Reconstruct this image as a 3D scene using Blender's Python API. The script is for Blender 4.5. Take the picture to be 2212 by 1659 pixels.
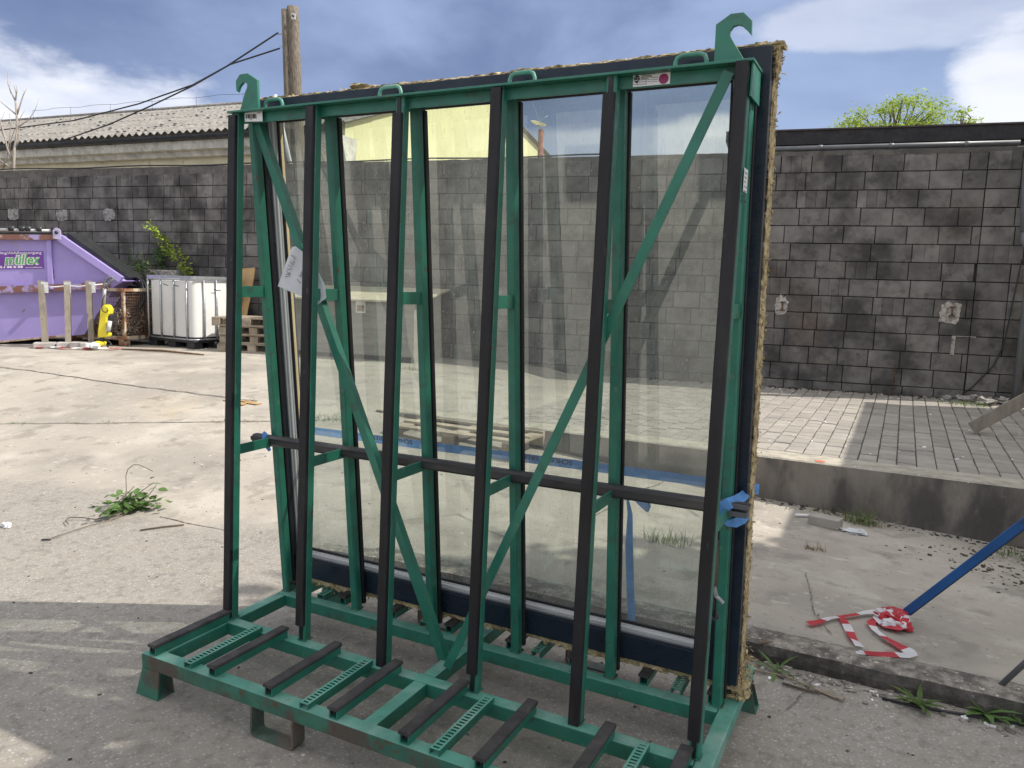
import bpy, math, random
from mathutils import Vector, Matrix, noise
random.seed(7)
R = math.radians
for o in list(bpy.data.objects): bpy.data.objects.remove(o)
S = bpy.context.scene
COL = S.collection

# ------------------------------------------------------------------ camera
CAM = Vector((2.652, -2.423, 1.746)); YAW, PITCH, ROLL, FPX = -.467, .130, .029, 1663.0
def cam_axes():
    cy, sy, cp, sp = math.cos(YAW), math.sin(YAW), math.cos(PITCH), math.sin(PITCH)
    f = Vector((sy*cp, cy*cp, -sp)); r = Vector((cy, -sy, 0)); u = r.cross(f)
    c, s = math.cos(ROLL), math.sin(ROLL)
    return c*r+s*u, -s*r+c*u, f
RX, UX, FX = cam_axes()
cd = bpy.data.cameras.new('camera'); cam = bpy.data.objects.new('camera', cd); COL.objects.link(cam)
M = Matrix((RX, UX, -FX)).transposed().to_4x4(); M.translation = CAM
cam.matrix_world = M
cd.sensor_width = 36; cd.lens = 36*FPX/2212; cd.clip_end = 2000; cd.clip_start = .05
S.camera = cam

# ------------------------------------------------------------------ sun, sky, exposure
SUN_AZ, SUN_EL = R(23.5), R(46.5)
SUNV = Vector((math.cos(SUN_AZ)*math.cos(SUN_EL), math.sin(SUN_AZ)*math.cos(SUN_EL), math.sin(SUN_EL)))
sd = bpy.data.lights.new('sun', 'SUN'); sd.energy = 4.1; sd.angle = R(.5); sd.color = (1, .94, .85)
so = bpy.data.objects.new('sun', sd); COL.objects.link(so); so.location = SUNV*30
so.rotation_euler = SUNV.to_track_quat('Z', 'Y').to_euler()
S.view_settings.view_transform = 'Standard'; S.view_settings.look = 'None'
S.view_settings.gamma = 1; S.view_settings.use_curve_mapping = False
S.view_settings.exposure = .44
W = bpy.data.worlds.new('World'); S.world = W; W.use_nodes = True
SKY_STRENGTH = .1
def ray(px, py):
    d = FX + RX*((px-1106)/FPX) - UX*((py-829.5)/FPX)
    return d.normalized()
def build_world():
    nt = W.node_tree; nt.nodes.clear(); N = nt.nodes.new; L = nt.links.new
    out = N('ShaderNodeOutputWorld'); bg = N('ShaderNodeBackground'); bg.inputs[1].default_value = SKY_STRENGTH
    sky = N('ShaderNodeTexSky'); sky.sky_type = 'NISHITA'; sky.sun_disc = False
    sky.sun_elevation = SUN_EL; sky.sun_rotation = R(90)-SUN_AZ
    tc = N('ShaderNodeTexCoord')
    mp = N('ShaderNodeMapping'); mp.inputs['Scale'].default_value = (1, 1, 2.2); L(tc.outputs['Generated'], mp.inputs[0])
    def noi(scale, det, rough, dist=0.):
        n = N('ShaderNodeTexNoise'); n.inputs['Scale'].default_value = scale; n.inputs['Detail'].default_value = det
        n.inputs['Roughness'].default_value = rough; n.inputs['Distortion'].default_value = dist
        L(mp.outputs[0], n.inputs['Vector']); return n.outputs['Fac']
    def math_(op, a, b=None, clamp=False):
        m = N('ShaderNodeMath'); m.operation = op; m.use_clamp = clamp
        for i, v in enumerate((a, b)):
            if v is None: continue
            if isinstance(v, (int, float)): m.inputs[i].default_value = v
            else: L(v, m.inputs[i])
        return m.outputs[0]
    def ramp(f, a, b):
        m = N('ShaderNodeMapRange'); m.interpolation_type = 'SMOOTHSTEP'
        m.inputs[1].default_value = a; m.inputs[2].default_value = b
        if isinstance(f, (int, float)): m.inputs[0].default_value = f
        else: L(f, m.inputs[0])
        return m.outputs[0]
    def mix(f, a, b):
        m = N('ShaderNodeMix'); m.data_type = 'RGBA'
        L(f, m.inputs[0]) if not isinstance(f, (int, float)) else setattr(m.inputs[0], 'default_value', f)
        for i, v in ((6, a), (7, b)):
            if isinstance(v, tuple): m.inputs[i].default_value = (*v, 1)
            else: L(v, m.inputs[i])
        return m.outputs[2]
    nrm = N('ShaderNodeVectorMath'); nrm.operation = 'NORMALIZE'; L(tc.outputs['Generated'], nrm.inputs[0])
    fine = noi(3.6, 7, .52, .3); med = noi(2.6, 6, .55); big = noi(1.5, 3, .5)
    wob = noi(6.5, 8, .58)
    def bank(az, elv, wa, we):
        # a cumulus bank at a compass bearing and elevation: elliptical falloff, edge broken by noise
        c = Vector((math.sin(az)*math.cos(elv), math.cos(az)*math.cos(elv), math.sin(elv)))
        t = Vector((math.cos(az), -math.sin(az), 0)); u = Vector((0, 0, 1))
        def dot(v):
            d = N('ShaderNodeVectorMath'); d.operation = 'DOT_PRODUCT'; L(nrm.outputs[0], d.inputs[0]); d.inputs[1].default_value = v
            return d.outputs['Value']
        a = math_('DIVIDE', dot(t), wa)
        b = math_('DIVIDE', math_('SUBTRACT', dot(u), math.sin(elv)), we)
        front = ramp(dot(c), 0., .3)
        e = math_('SUBTRACT', 1.0, math_('ADD', math_('MULTIPLY', a, a), math_('MULTIPLY', b, b)))
        e = math_('ADD', e, math_('MULTIPLY', math_('SUBTRACT', wob, .5), 2.0))
        e = math_('ADD', e, math_('MULTIPLY', math_('SUBTRACT', med, .5), 1.6))
        return math_('MULTIPLY', ramp(e, .05, .62), front)
    def az_el(px, py):
        d = ray(px, py); return math.atan2(d.x, d.y), math.asin(d.z)
    K = 1/SKY_STRENGTH
    def c(r, g, b): return (r*K, g*K, b*K)
    deck_dark = c(.118, .165, .305); deck_light = c(.225, .295, .475)
    base = mix(ramp(med, .36, .66), deck_dark, deck_light)
    base = mix(math_('MULTIPLY', ramp(math_('ADD', fine, math_('MULTIPLY', big, .5)), .70, 1.05), .7), base, c(.33, .41, .61))
    # gaps in the cloud deck show the clear sky
    gap = ramp(big, .58, .74)
    base = mix(math_('MULTIPLY', gap, .3), base, sky.outputs[0])
    # lighter towards the horizon
    sep = N('ShaderNodeSeparateXYZ'); L(nrm.outputs[0], sep.inputs[0])
    hz = math_('SUBTRACT', 1.0, ramp(sep.outputs[2], .0, .34), True)
    base = mix(math_('MULTIPLY', hz, .75), base, c(.36, .46, .68))
    # unseen zenith whitened to add neutral fill light, then a veil towards the sun
    base = mix(math_('MULTIPLY', ramp(sep.outputs[2], .48, .78), .75), base, c(.95, .94, .95))
    sdp = N('ShaderNodeVectorMath'); sdp.operation = 'DOT_PRODUCT'; L(nrm.outputs[0], sdp.inputs[0]); sdp.inputs[1].default_value = SUNV
    base = mix(math_('MULTIPLY', ramp(sdp.outputs['Value'], .45, 1.0), .9), base, c(1.25, 1.22, 1.20))
    shade = mix(ramp(fine, .34, .60), c(.52, .57, .70), c(.86, .86, .88))
    for (px, py, wa, we, amt) in ((30, 235, .22, .085, 1), (250, 265, .20, .035, .85), (2250, 185, .09, .07, .7), (1380, 320, .20, .03, .55), (1540, 300, .08, .035, .75), (2060, 20, .22, .035, .3)):
        a, e = az_el(px, py)
        base = mix(math_('MULTIPLY', bank(a, e, wa, we), amt), base, shade)
    for (a, e, wa, we) in ((R(170), R(22), 1.1, .36), (R(235), R(28), .8, .32), (R(110), R(30), .5, .25), (R(62), R(24), .35, .16)):  # cloud banks added out of view for brighter, more neutral ambient light
        base = mix(bank(a, e, wa, we), base, shade)
    L(base, bg.inputs[0]); L(bg.outputs[0], out.inputs[0])
build_world()
S.render.engine = 'CYCLES'
try:
    S.cycles.max_bounces = 8; S.cycles.transparent_max_bounces = 16; S.cycles.caustics_reflective = False; S.cycles.caustics_refractive = False
except Exception: pass

# ------------------------------------------------------------------ where things are
def lerp(a, b, t): return a+(b-a)*t
def interp(x, pts):
    if x <= pts[0][0]: return pts[0][1]
    for (a, va), (b, vb) in zip(pts, pts[1:]):
        if x <= b: return lerp(va, vb, (x-a)/(b-a))
    return pts[-1][1]
ZD = [(-8, .43), (-5, .36), (-3.2, .32), (-2.16, .29), (-.715, .16), (1.5, -.03), (3.48, -.14), (7, -.16)]
DOCK_Z, DOCK_Y = .33, 4.39
def gz(x, y):
    zd = interp(x, ZD)
    if y <= 1.25: return 0.0
    k = interp(x, [(-2.5, 0), (-.3, .07), (3, .07)])
    t = min(1, (y-1.25)/(DOCK_Y-1.25)); t = t*t*(3-2*t)*.35+t*.65
    z = lerp(k if y > 1.35 else k*(y-1.25)/.1, zd, t)
    if y > DOCK_Y and x < -2.0: z = lerp(z, max(z, interp(x, [(-5, .47), (-2.4, .39)])), min(1, (y-DOCK_Y)/1.6)*min(1, (-2.0-x)/.5))
    return z
def on_z(px, py, z):
    d = ray(px, py); return CAM+d*((z-CAM.z)/d.z)
def on_y(px, py, y):
    d = ray(px, py); return CAM+d*((y-CAM.y)/d.y)
def on_plane(px, py, p, n):
    d = ray(px, py); n = Vector(n); return CAM+d*((Vector(p)-CAM).dot(n)/d.dot(n))
def on_ground(px, py):
    z = 0.1
    for _ in range(30):
        p = on_z(px, py, z); z = lerp(z, gz(p.x, p.y), .6)
    p = on_z(px, py, z); return Vector((p.x, p.y, gz(p.x, p.y)))
FH = Vector((math.sin(YAW), math.cos(YAW), 0)); RH = Vector((math.cos(YAW), -math.sin(YAW), 0))
def at_depth(px, py, d):
    r = ray(px, py); return CAM+r*(d/r.dot(FX))
WP = Vector((-14.42, 7.29, 0)); WE = Vector((18.5, 2.75, 0)).normalized(); WN = Vector((WE.y, -WE.x, 0))   # block wall line, WN faces the yard
WTOP = 3.750
def on_wall(px, py, off=0.): return on_plane(px, py, WP+WN*off, WN)
def wall_u(px):
    p = on_wall(px, 600); return (p-WP).dot(WE)

# ------------------------------------------------------------------ mesh helpers
class MB:
    def __init__(s): s.v = []; s.f = []; s.m = []; s.sm = []
    def add(s, vs, fs, mi=0, smooth=False):
        b = len(s.v); s.v += [tuple(v) for v in vs]
        for f in fs: s.f.append(tuple(b+i for i in f)); s.m.append(mi); s.sm.append(smooth)
        return s
    def box(s, x0, x1, y0, y1, z0, z1, mi=0):
        return s.add([(x0,y0,z0),(x1,y0,z0),(x1,y1,z0),(x0,y1,z0),(x0,y0,z1),(x1,y0,z1),(x1,y1,z1),(x0,y1,z1)],
                     [(0,3,2,1),(4,5,6,7),(0,1,5,4),(1,2,6,5),(2,3,7,6),(3,0,4,7)], mi)
    def obox(s, c, ex, ey, ez, mi=0):
        """box by centre and three half-edge vectors"""
        c = Vector(c); ex, ey, ez = Vector(ex), Vector(ey), Vector(ez)
        vs = [c+ex*a+ey*b+ez*d for d in (-1,1) for a,b in ((-1,-1),(1,-1),(1,1),(-1,1))]
        return s.add(vs, [(0,3,2,1),(4,5,6,7),(0,1,5,4),(1,2,6,5),(2,3,7,6),(3,0,4,7)], mi)
    def loft(s, rings, mi=0, cap=True, smooth=False, closed=True):
        n = len(rings[0]); vs = [p for r in rings for p in r]; fs = []
        for i in range(len(rings)-1):
            for j in range(n if closed else n-1):
                k = (j+1) % n
                fs.append((i*n+j, i*n+k, (i+1)*n+k, (i+1)*n+j))
        if cap and closed:
            fs.append(tuple(range(n-1, -1, -1))); fs.append(tuple((len(rings)-1)*n+j for j in range(n)))
        return s.add(vs, fs, mi, smooth)
    def tube(s, pts, r, n=8, mi=0, smooth=True, cap=True, flat=None):
        pts = [Vector(p) for p in pts]; rings = []; up = Vector((.01, .02, 1)).normalized(); prev = None
        for i, p in enumerate(pts):
            t = (pts[min(i+1, len(pts)-1)]-pts[max(i-1, 0)]).normalized()
            if prev is None:
                a = t.cross(up)
                if a.length < .2: a = t.cross(Vector((1, 0, 0)))
            else: a = prev-t*prev.dot(t)
            a.normalize(); prev = a; b = t.cross(a)
            rr = r[i] if isinstance(r, (list, tuple)) else r
            rings.append([p+a*math.cos(2*math.pi*j/n)*rr+b*math.sin(2*math.pi*j/n)*rr for j in range(n)])
        return s.loft(rings, mi, cap, smooth)
    def bar(s, a, b, w, h, mi=0, up=(0, 0, 1)):
        a, b = Vector(a), Vector(b); t = (b-a).normalized(); sd = t.cross(Vector(up)).normalized(); u = sd.cross(t)
        return s.obox((a+b)/2, t*(b-a).length/2, sd*w/2, u*h/2, mi)
    def poly(s, pts, thick, mi=0):
        """outline pts (3D, planar) extruded by vector thick"""
        n = len(pts); pts = [Vector(p) for p in pts]; t = Vector(thick)
        fs = [tuple(range(n)), tuple(range(2*n-1, n-1, -1))]+[(j, j+n, (j+1) % n+n, (j+1) % n) for j in range(n)]
        return s.add(pts+[p+t for p in pts], fs, mi)
    def ribbon(s, pts, w, side, mi=0, mats=None, thick=0):
        pts = [Vector(p) for p in pts]
        vs = []
        for i, p in enumerate(pts):
            sd = side[i] if isinstance(side, list) else side
            ww = w[i] if isinstance(w, list) else w
            vs += [p-Vector(sd)*ww/2, p+Vector(sd)*ww/2]
        b = len(s.v); s.v += [tuple(v) for v in vs]
        for i in range(len(pts)-1):
            s.f.append((b+2*i, b+2*i+1, b+2*i+3, b+2*i+2)); s.m.append(mats[i] if mats else mi); s.sm.append(False)
        return s
    def bevbox(s, x0, x1, y0, y1, z0, z1, b, mi=0):
        """box chamfered on the -Y face"""
        vs = [(x0,y1,z0),(x1,y1,z0),(x1,y1,z1),(x0,y1,z1),(x0,y0+b,z0),(x1,y0+b,z0),(x1,y0+b,z1),(x0,y0+b,z1),
              (x0+b,y0,z0+b),(x1-b,y0,z0+b),(x1-b,y0,z1-b),(x0+b,y0,z1-b)]
        return s.add(vs, [(0,1,2,3),(0,4,5,1),(1,5,6,2),(2,6,7,3),(3,7,4,0),(4,8,9,5),(5,9,10,6),(6,10,11,7),(7,11,8,4),(8,11,10,9)], mi)
    def mesh(s, name, mats):
        me = bpy.data.meshes.new(name); me.from_pydata(s.v, [], s.f)
        for m in (mats if isinstance(mats, (list, tuple)) else [mats]): me.materials.append(m)
        me.polygons.foreach_set('material_index', s.m); me.polygons.foreach_set('use_smooth', s.sm)
        me.validate(); me.update()
        return me
    def build(s, name, mats, parent=None, fix=True, bevel=0):
        if fix and s.f:
            me = s.mesh(name, mats)
            import bmesh
            bm = bmesh.new(); bm.from_mesh(me); bmesh.ops.recalc_face_normals(bm, faces=bm.faces); bm.to_mesh(me); bm.free()
        else: me = s.mesh(name, mats)
        o = bpy.data.objects.new(name, me); COL.objects.link(o)
        if bevel:
            md = o.modifiers.new('bevel', 'BEVEL'); md.width = bevel; md.segments = 2; md.limit_method = 'ANGLE'; md.harden_normals = False
        if parent: o.parent = parent; o.matrix_parent_inverse = Matrix.Translation(-parent.location)
        return o
def thing(name, label, cat, loc=(0, 0, 0), group=None):
    o = bpy.data.objects.new(name, None); COL.objects.link(o); o.location = loc; o.empty_display_size = .1
    return tag(o, label, cat, group)
def tag(o, label, cat, group=None, kind=None):
    if label: o['label'] = label
    if cat: o['category'] = cat
    if group: o['group'] = group
    if kind: o['kind'] = kind
    return o
def struct(o): o['kind'] = 'structure'; return o
def stuff(o): o['kind'] = 'stuff'; return o
def share(name, me, parent, loc, rot=None, scale=None):
    o = bpy.data.objects.new(name, me); COL.objects.link(o)
    if parent: o.parent = parent
    o.location = loc
    if rot is not None: o.rotation_euler = rot
    if scale is not None: o.scale = scale
    return o

# ------------------------------------------------------------------ materials
def mat(name, col, rough=.7, metal=0., var=.15, vscale=6., bump=0., bscale=40., spots=None, islands=0., spec=.5, detail=6, trans=None, extra=None, stretch=(1, 1, 1)):
    """procedural principled material: colour noise, optional second colour patches (spots), bump"""
    m = bpy.data.materials.new(name); m.use_nodes = True; nt = m.node_tree; N = nt.nodes.new; L = nt.links.new
    b = nt.nodes['Principled BSDF']; b.inputs['Roughness'].default_value = rough; b.inputs['Metallic'].default_value = metal
    b.inputs['Specular IOR Level'].default_value = spec
    tc = N('ShaderNodeTexCoord'); geo = N('ShaderNodeNewGeometry')
    mp = N('ShaderNodeMapping'); mp.inputs['Scale'].default_value = stretch; L(geo.outputs['Position'], mp.inputs[0])
    def noi(sc, det=6, ro=.55, dist=0):
        n = N('ShaderNodeTexNoise'); n.inputs['Scale'].default_value = sc; n.inputs['Detail'].default_value = det; n.inputs['Roughness'].default_value = ro; n.inputs['Distortion'].default_value = dist
        L(mp.outputs[0], n.inputs['Vector']); return n.outputs['Fac']
    def mr(f, a, b_, c=0., d=1.):
        x = N('ShaderNodeMapRange'); x.interpolation_type = 'SMOOTHSTEP'; L(f, x.inputs[0])
        for i, v in enumerate((a, b_, c, d)): x.inputs[i+1].default_value = v
        return x.outputs[0]
    def mx(f, a, c, blend='MIX'):
        x = N('ShaderNodeMix'); x.data_type = 'RGBA'; x.blend_type = blend
        if isinstance(f, (int, float)): x.inputs[0].default_value = f
        else: L(f, x.inputs[0])
        for i, v in ((6, a), (7, c)):
            if isinstance(v, tuple): x.inputs[i].default_value = (*v[:3], 1)
            else: L(v, x.inputs[i])
        return x.outputs[2]
    def vv(k): return tuple(min(1, c*k) for c in col)
    base = mx(mr(noi(vscale, detail), .3, .7), vv(1-var), vv(1+var))
    for sp in (spots or []):
        c2, sc, lo, hi, amt = sp[:5]
        f = noi(sc, sp[5] if len(sp) > 5 else 5, .6)
        base = mx(mr(f, lo, hi, 0, amt), base, c2)
    if islands:
        oi = N('ShaderNodeObjectInfo'); ad = N('ShaderNodeMath'); ad.operation = 'ADD'; L(oi.outputs['Random'], ad.inputs[0]); L(geo.outputs['Random Per Island'], ad.inputs[1])
        fr = N('ShaderNodeMath'); fr.operation = 'FRACT'; L(ad.outputs[0], fr.inputs[0])
        h = N('ShaderNodeMapRange'); L(fr.outputs[0], h.inputs[0]); h.inputs[3].default_value = 1-islands; h.inputs[4].default_value = 1+islands
        hs = N('ShaderNodeHueSaturation'); L(h.outputs[0], hs.inputs['Value']); L(base, hs.inputs['Color']); base = hs.outputs[0]
    if extra: base = extra(nt, base, noi, mr, mx, geo)
    L(base, b.inputs['Base Color'])
    rr = mr(noi(vscale*3, 4), .3, .7, max(0, rough-.1), min(1, rough+.1)); L(rr, b.inputs['Roughness'])
    if bump:
        bp = N('ShaderNodeBump'); bp.inputs['Strength'].default_value = 1; bp.inputs['Distance'].default_value = bump
        L(noi(bscale, 8, .65), bp.inputs['Height']); L(bp.outputs[0], b.inputs['Normal'])
    return m
RUST = (.10, .042, .02)
MT = {}
MT['green'] = mat('green_paint', (.022, .155, .106), .38, var=.14, vscale=9, bump=.0006, bscale=60, spots=[((.055, .16, .125), 5, .52, .85, .55), (RUST, 17, .645, .71, .85), ((.045, .07, .055), 11, .58, .70, .55), ((.11, .20, .17), 30, .62, .70, .5), ((.03, .05, .04), 35, .68, .74, .6)])
MT['green_dusty'] = mat('green_paint_dusty', (.085, .265, .205), .55, var=.15, vscale=8, bump=.0008, bscale=60, spots=[((.24, .36, .31), 7, .40, .72, .75), (RUST, 14, .67, .74, .8), ((.05, .06, .05), 30, .64, .72, .6)])
MT['green_rusty'] = mat('green_paint_rusty', (.03, .13, .09), .6, var=.2, vscale=10, bump=.001, bscale=60, spots=[((.075, .055, .045), 6, .45, .62, .9), (RUST, 15, .56, .66, .8)])
MT['rubber'] = mat('black_rubber', (.0125, .012, .0145), .5, spec=.35, var=.3, vscale=12, bump=.0008, bscale=120, spots=[((.045, .042, .04), 7, .55, .75, .6), ((.09, .085, .08), 60, .66, .74, .6)], stretch=(1, 1, .3))
MT['rubber_dusty'] = mat('dusty_rubber', (.040, .037, .037), .75, var=.3, vscale=14, bump=.0012, bscale=120, spots=[((.12, .105, .095), 10, .5, .75, .6)])
MT['navy'] = mat('anthracite_coating', (.009, .017, .032), .32, var=.12, vscale=5, bump=.0002, bscale=300, spots=[((.07, .08, .09), 3, .6, .85, .18), ((.1, .1, .1), 90, .70, .74, .35)])
MT['alu'] = mat('raw_aluminium', (.66, .67, .68), .4, .2, var=.03, vscale=2)
MT['loop_steel'] = mat('worn_loop_steel', (.07, .105, .08), .6, var=.3, vscale=12, bump=.001, spots=[((.125, .10, .08), 7, .42, .56, .9), (RUST, 14, .6, .7, .7)])
MT['alu_dull'] = mat('dull_aluminium', (.33, .34, .35), .45, .3, var=.1)
MT['gasket'] = mat('black_gasket', (.01, .01, .011), .5)
MT['seal_yellow'] = mat('pale_timber_liner', (.62, .46, .24), .7, var=.1)
MT['wool'] = mat('mineral_wool', (.40, .32, .175), .95, var=.4, vscale=30, bump=.004, bscale=90, spots=[((.58, .49, .30), 18, .5, .7, .8), ((.13, .09, .05), 26, .60, .72, .8)])
MT['strap'] = mat('blue_strap', (.16, .42, .90), .55, var=.12, vscale=20, bump=.0004, bscale=400, spots=[((.12, .26, .5), 8, .5, .8, .4)])
MT['ink'] = mat('black_ink', (.02, .02, .025), .6)
MT['white_label'] = mat('white_label', (.72, .72, .72), .45, var=.05, spots=[((.5, .5, .5), 12, .6, .8, .4)])
MT['paper'] = mat('paper', (.74, .76, .80), .8, var=.04, vscale=20, bump=.002, bscale=25)
MT['magenta'] = mat('magenta_print', (.25, .025, .10), .5)
MT['steel'] = mat('zinc_steel', (.42, .44, .46), .4, .7, var=.15, vscale=20)
MT['dark_steel'] = mat('dark_steel', (.05, .05, .052), .5, .4, var=.3)
def ground_extra(nt, base, noi, mr, mx, geo):
    N = nt.nodes.new; L = nt.links.new
    sp = N('ShaderNodeSeparateXYZ'); L(geo.outputs['Position'], sp.inputs[0])
    # rough exposed-aggregate apron in front of the old kerb, smoother trowelled slab behind it
    wob = N('ShaderNodeMath'); wob.operation = 'MULTIPLY_ADD'; L(noi(1.3, 5), wob.inputs[0]); wob.inputs[1].default_value = 1.4; L(sp.outputs[1], wob.inputs[2])
    near = mr(wob.outputs[0], 1.75, 2.4, 1, 0)
    v = N('ShaderNodeTexVoronoi'); v.inputs['Scale'].default_value = 70; L(geo.outputs['Position'], v.inputs['Vector'])
    stone = mx(v.outputs['Color'], (.12, .11, .095), (.52, .48, .42))
    hs = N('ShaderNodeHueSaturation'); hs.inputs['Saturation'].default_value = .12; L(stone, hs.inputs['Color'])
    rough = mx(mr(v.outputs['Distance'], .15, .5), hs.outputs[0], (.25, .228, .195))
    rough = mx(mr(noi(260, 4, .7), .64, .70, 0, .6), rough, (.70, .67, .61))
    rough = mx(mr(noi(1.1, 6), .40, .66, 0, .30), rough, (.24, .22, .19)); rough = mx(mr(noi(16, 8, .75), .50, .62, 0, .62), rough, (.125, .112, .095)); rough = mx(mr(noi(4, 6, .6), .52, .66, 0, .35), rough, (.14, .125, .11)); rough = mx(mr(noi(40, 6, .75), .62, .68, 0, .7), rough, (.62, .58, .50))
    base = mx(mr(near.node.outputs[0], 0, 1, 0, .85), base, rough)
    # trowel streaks and pale scuffs
    v2 = N('ShaderNodeTexVoronoi'); v2.inputs['Scale'].default_value = 9; v2.inputs['Randomness'].default_value = 1; L(geo.outputs['Position'], v2.inputs['Vector'])
    base = mx(mr(v2.outputs['Distance'], .045, .075, .65, 0), base, (.10, .09, .08))
    v3 = N('ShaderNodeTexVoronoi'); v3.inputs['Scale'].default_value = 5.3; L(geo.outputs['Position'], v3.inputs['Vector'])
    base = mx(mr(v3.outputs['Distance'], .03, .05, .7, 0), base, (.62, .59, .54))
    return base
MT['ground'] = mat('yard_concrete', (.355, .323, .275), .85, var=.10, vscale=1.2, bump=.004, bscale=75,
    spots=[((.46, .43, .375), 2.2, .50, .68, .6), ((.24, .22, .19), .8, .47, .64, .65), ((.20, .18, .155), 3.4, .54, .66, .6), ((.15, .135, .12), 1.7, .64, .74, .55), ((.50, .47, .42), 13, .59, .70, .5), ((.19, .17, .15), 24, .61, .68, .55), ((.43, .34, .22), .5, .60, .78, .5)], detail=8, extra=ground_extra)
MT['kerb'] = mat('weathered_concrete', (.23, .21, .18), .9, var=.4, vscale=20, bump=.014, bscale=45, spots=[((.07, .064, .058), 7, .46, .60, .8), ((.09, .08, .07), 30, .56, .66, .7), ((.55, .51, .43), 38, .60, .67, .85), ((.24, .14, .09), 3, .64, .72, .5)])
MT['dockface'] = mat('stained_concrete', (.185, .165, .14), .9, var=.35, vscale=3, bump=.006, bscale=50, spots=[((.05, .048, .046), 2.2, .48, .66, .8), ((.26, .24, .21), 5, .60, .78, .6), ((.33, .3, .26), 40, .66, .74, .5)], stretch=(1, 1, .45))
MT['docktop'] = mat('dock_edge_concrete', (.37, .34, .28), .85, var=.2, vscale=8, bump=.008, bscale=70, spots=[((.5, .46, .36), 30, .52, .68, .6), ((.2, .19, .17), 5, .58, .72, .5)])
MT['paver'] = mat('paver_concrete', (.30, .277, .245), .85, var=.12, vscale=6, bump=.004, bscale=90, spots=[((.22, .205, .19), 3, .5, .7, .5), ((.40, .38, .35), 30, .62, .72, .5)], islands=.13)
MT['joint'] = mat('joint_sand', (.085, .078, .062), .95, var=.3, vscale=30, bump=.004, spots=[((.05, .075, .02), 6, .55, .7, .8)])
MT['block'] = mat('cinder_block', (.170, .162, .152), .92, var=.22, vscale=5, bump=.006, bscale=70,
    spots=[((.036, .034, .034), 1.3, .46, .66, .8), ((.05, .047, .045), 6, .54, .70, .6), ((.21, .19, .165), 3.5, .55, .75, .6), ((.145, .105, .085), .9, .55, .75, .5), ((.27, .26, .24), 55, .64, .72, .6), ((.30, .28, .25), 2.3, .66, .78, .5)], islands=.24)
MT['mortar'] = mat('dark_mortar', (.028, .027, .028), .95, var=.4, bump=.004)
MT['kerb_face'] = mat('kerb_front_concrete', (.075, .068, .06), .95, var=.4, vscale=20, bump=.012, bscale=45, spots=[((.03, .032, .022), 6, .5, .65, .7), ((.26, .24, .20), 40, .64, .70, .7)])
MT['cap'] = mat('wall_cap_mortar', (.12, .112, .10), .95, var=.35, vscale=6, bump=.01, bscale=40, spots=[((.045, .042, .04), 3, .5, .7, .7), ((.34, .32, .27), 30, .62, .72, .6)])
MT['plaster_grey'] = mat('grey_plaster', (.30, .29, .28), .9, var=.3, vscale=12, bump=.004, spots=[((.12, .11, .105), 16, .5, .6, .8)])
MT['plaster_white'] = mat('pale_plaster', (.42, .39, .35), .9, var=.3, vscale=20, bump=.004, spots=[((.15, .14, .13), 25, .5, .6, .8)])
MT['grey_plastic'] = mat('grey_plastic', (.15, .16, .17), .45, var=.1)
MT['tar'] = mat('tar_board', (.022, .021, .023), .7, var=.3, vscale=6, spots=[((.05, .035, .028), 4, .55, .75, .5)])
MT['fibre_cement'] = mat('fibre_cement_roof', (.20, .19, .175), .92, var=.25, vscale=4, bump=.01, bscale=30, spots=[((.10, .095, .09), 6, .55, .70, .8), ((.33, .315, .29), 9, .5, .66, .7)])
MT['gutter'] = mat('dark_gutter', (.055, .062, .075), .5, .3, var=.3)
MT['beige_render'] = mat('beige_render', (.78, .70, .48), .9, var=.12, vscale=2, spots=[((.22, .19, .15), 4, .55, .75, .6)])
MT['cornice'] = mat('cornice_render', (.70, .67, .58), .9, var=.2, vscale=5, spots=[((.30, .28, .24), 9, .55, .7, .5)])
MT['yellow_render'] = mat('yellow_render', (.84, .80, .46), .9, var=.05, vscale=1.5, bump=.003, spots=[((.55, .47, .27), 2.2, .62, .8, .4)])
MT['poleWood'] = mat('weathered_pole_wood', (.165, .14, .11), .9, var=.4, vscale=8, bump=.012, bscale=20, spots=[((.04, .03, .024), 14, .55, .66, .8), ((.28, .23, .17), 10, .55, .75, .6)], stretch=(6, 6, .5))
MT['bark'] = mat('bark', (.14, .105, .08), .9, var=.3, bump=.01)
MT['twig'] = mat('pale_twig', (.33, .29, .25), .8, var=.2)
MT['timber'] = mat('grey_timber', (.24, .21, .17), .85, var=.2, vscale=8, bump=.003, bscale=50, spots=[((.15, .12, .09), 8, .6, .72, .7)], stretch=(2, 2, .6), islands=.12)
MT['pallet'] = mat('pallet_timber', (.34, .285, .215), .85, var=.2, vscale=6, bump=.003, bscale=50, spots=[((.17, .135, .10), 7, .55, .7, .6)], islands=.2)
MT['plywood'] = mat('plywood', (.42, .27, .12), .7, var=.15, vscale=4, spots=[((.28, .17, .08), 6, .55, .7, .5)])
MT['purple'] = mat('purple_paint', (.35, .285, .61), .45, var=.08, vscale=2, bump=.002, bscale=8, spots=[((.38, .32, .66), 3, .5, .75, .5), (RUST, 7, .68, .72, .8)])
MT['purple_rust'] = mat('rusted_lilac_paint', (.34, .28, .50), .65, var=.15, vscale=5, bump=.003, spots=[((.20, .085, .05), 4, .42, .52, .95), ((.50, .43, .40), 9, .6, .7, .6)])
MT['sign_purple'] = mat('sign_violet', (.18, .055, .36), .5)
MT['sign_green'] = mat('sign_green', (.12, .45, .13), .5)
MT['sign_white'] = mat('sign_white', (.8, .8, .8), .5)
MT['tarp'] = mat('black_cover', (.018, .02, .022), .45, var=.3, spots=[((.07, .08, .08), 5, .6, .75, .5)])
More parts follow.
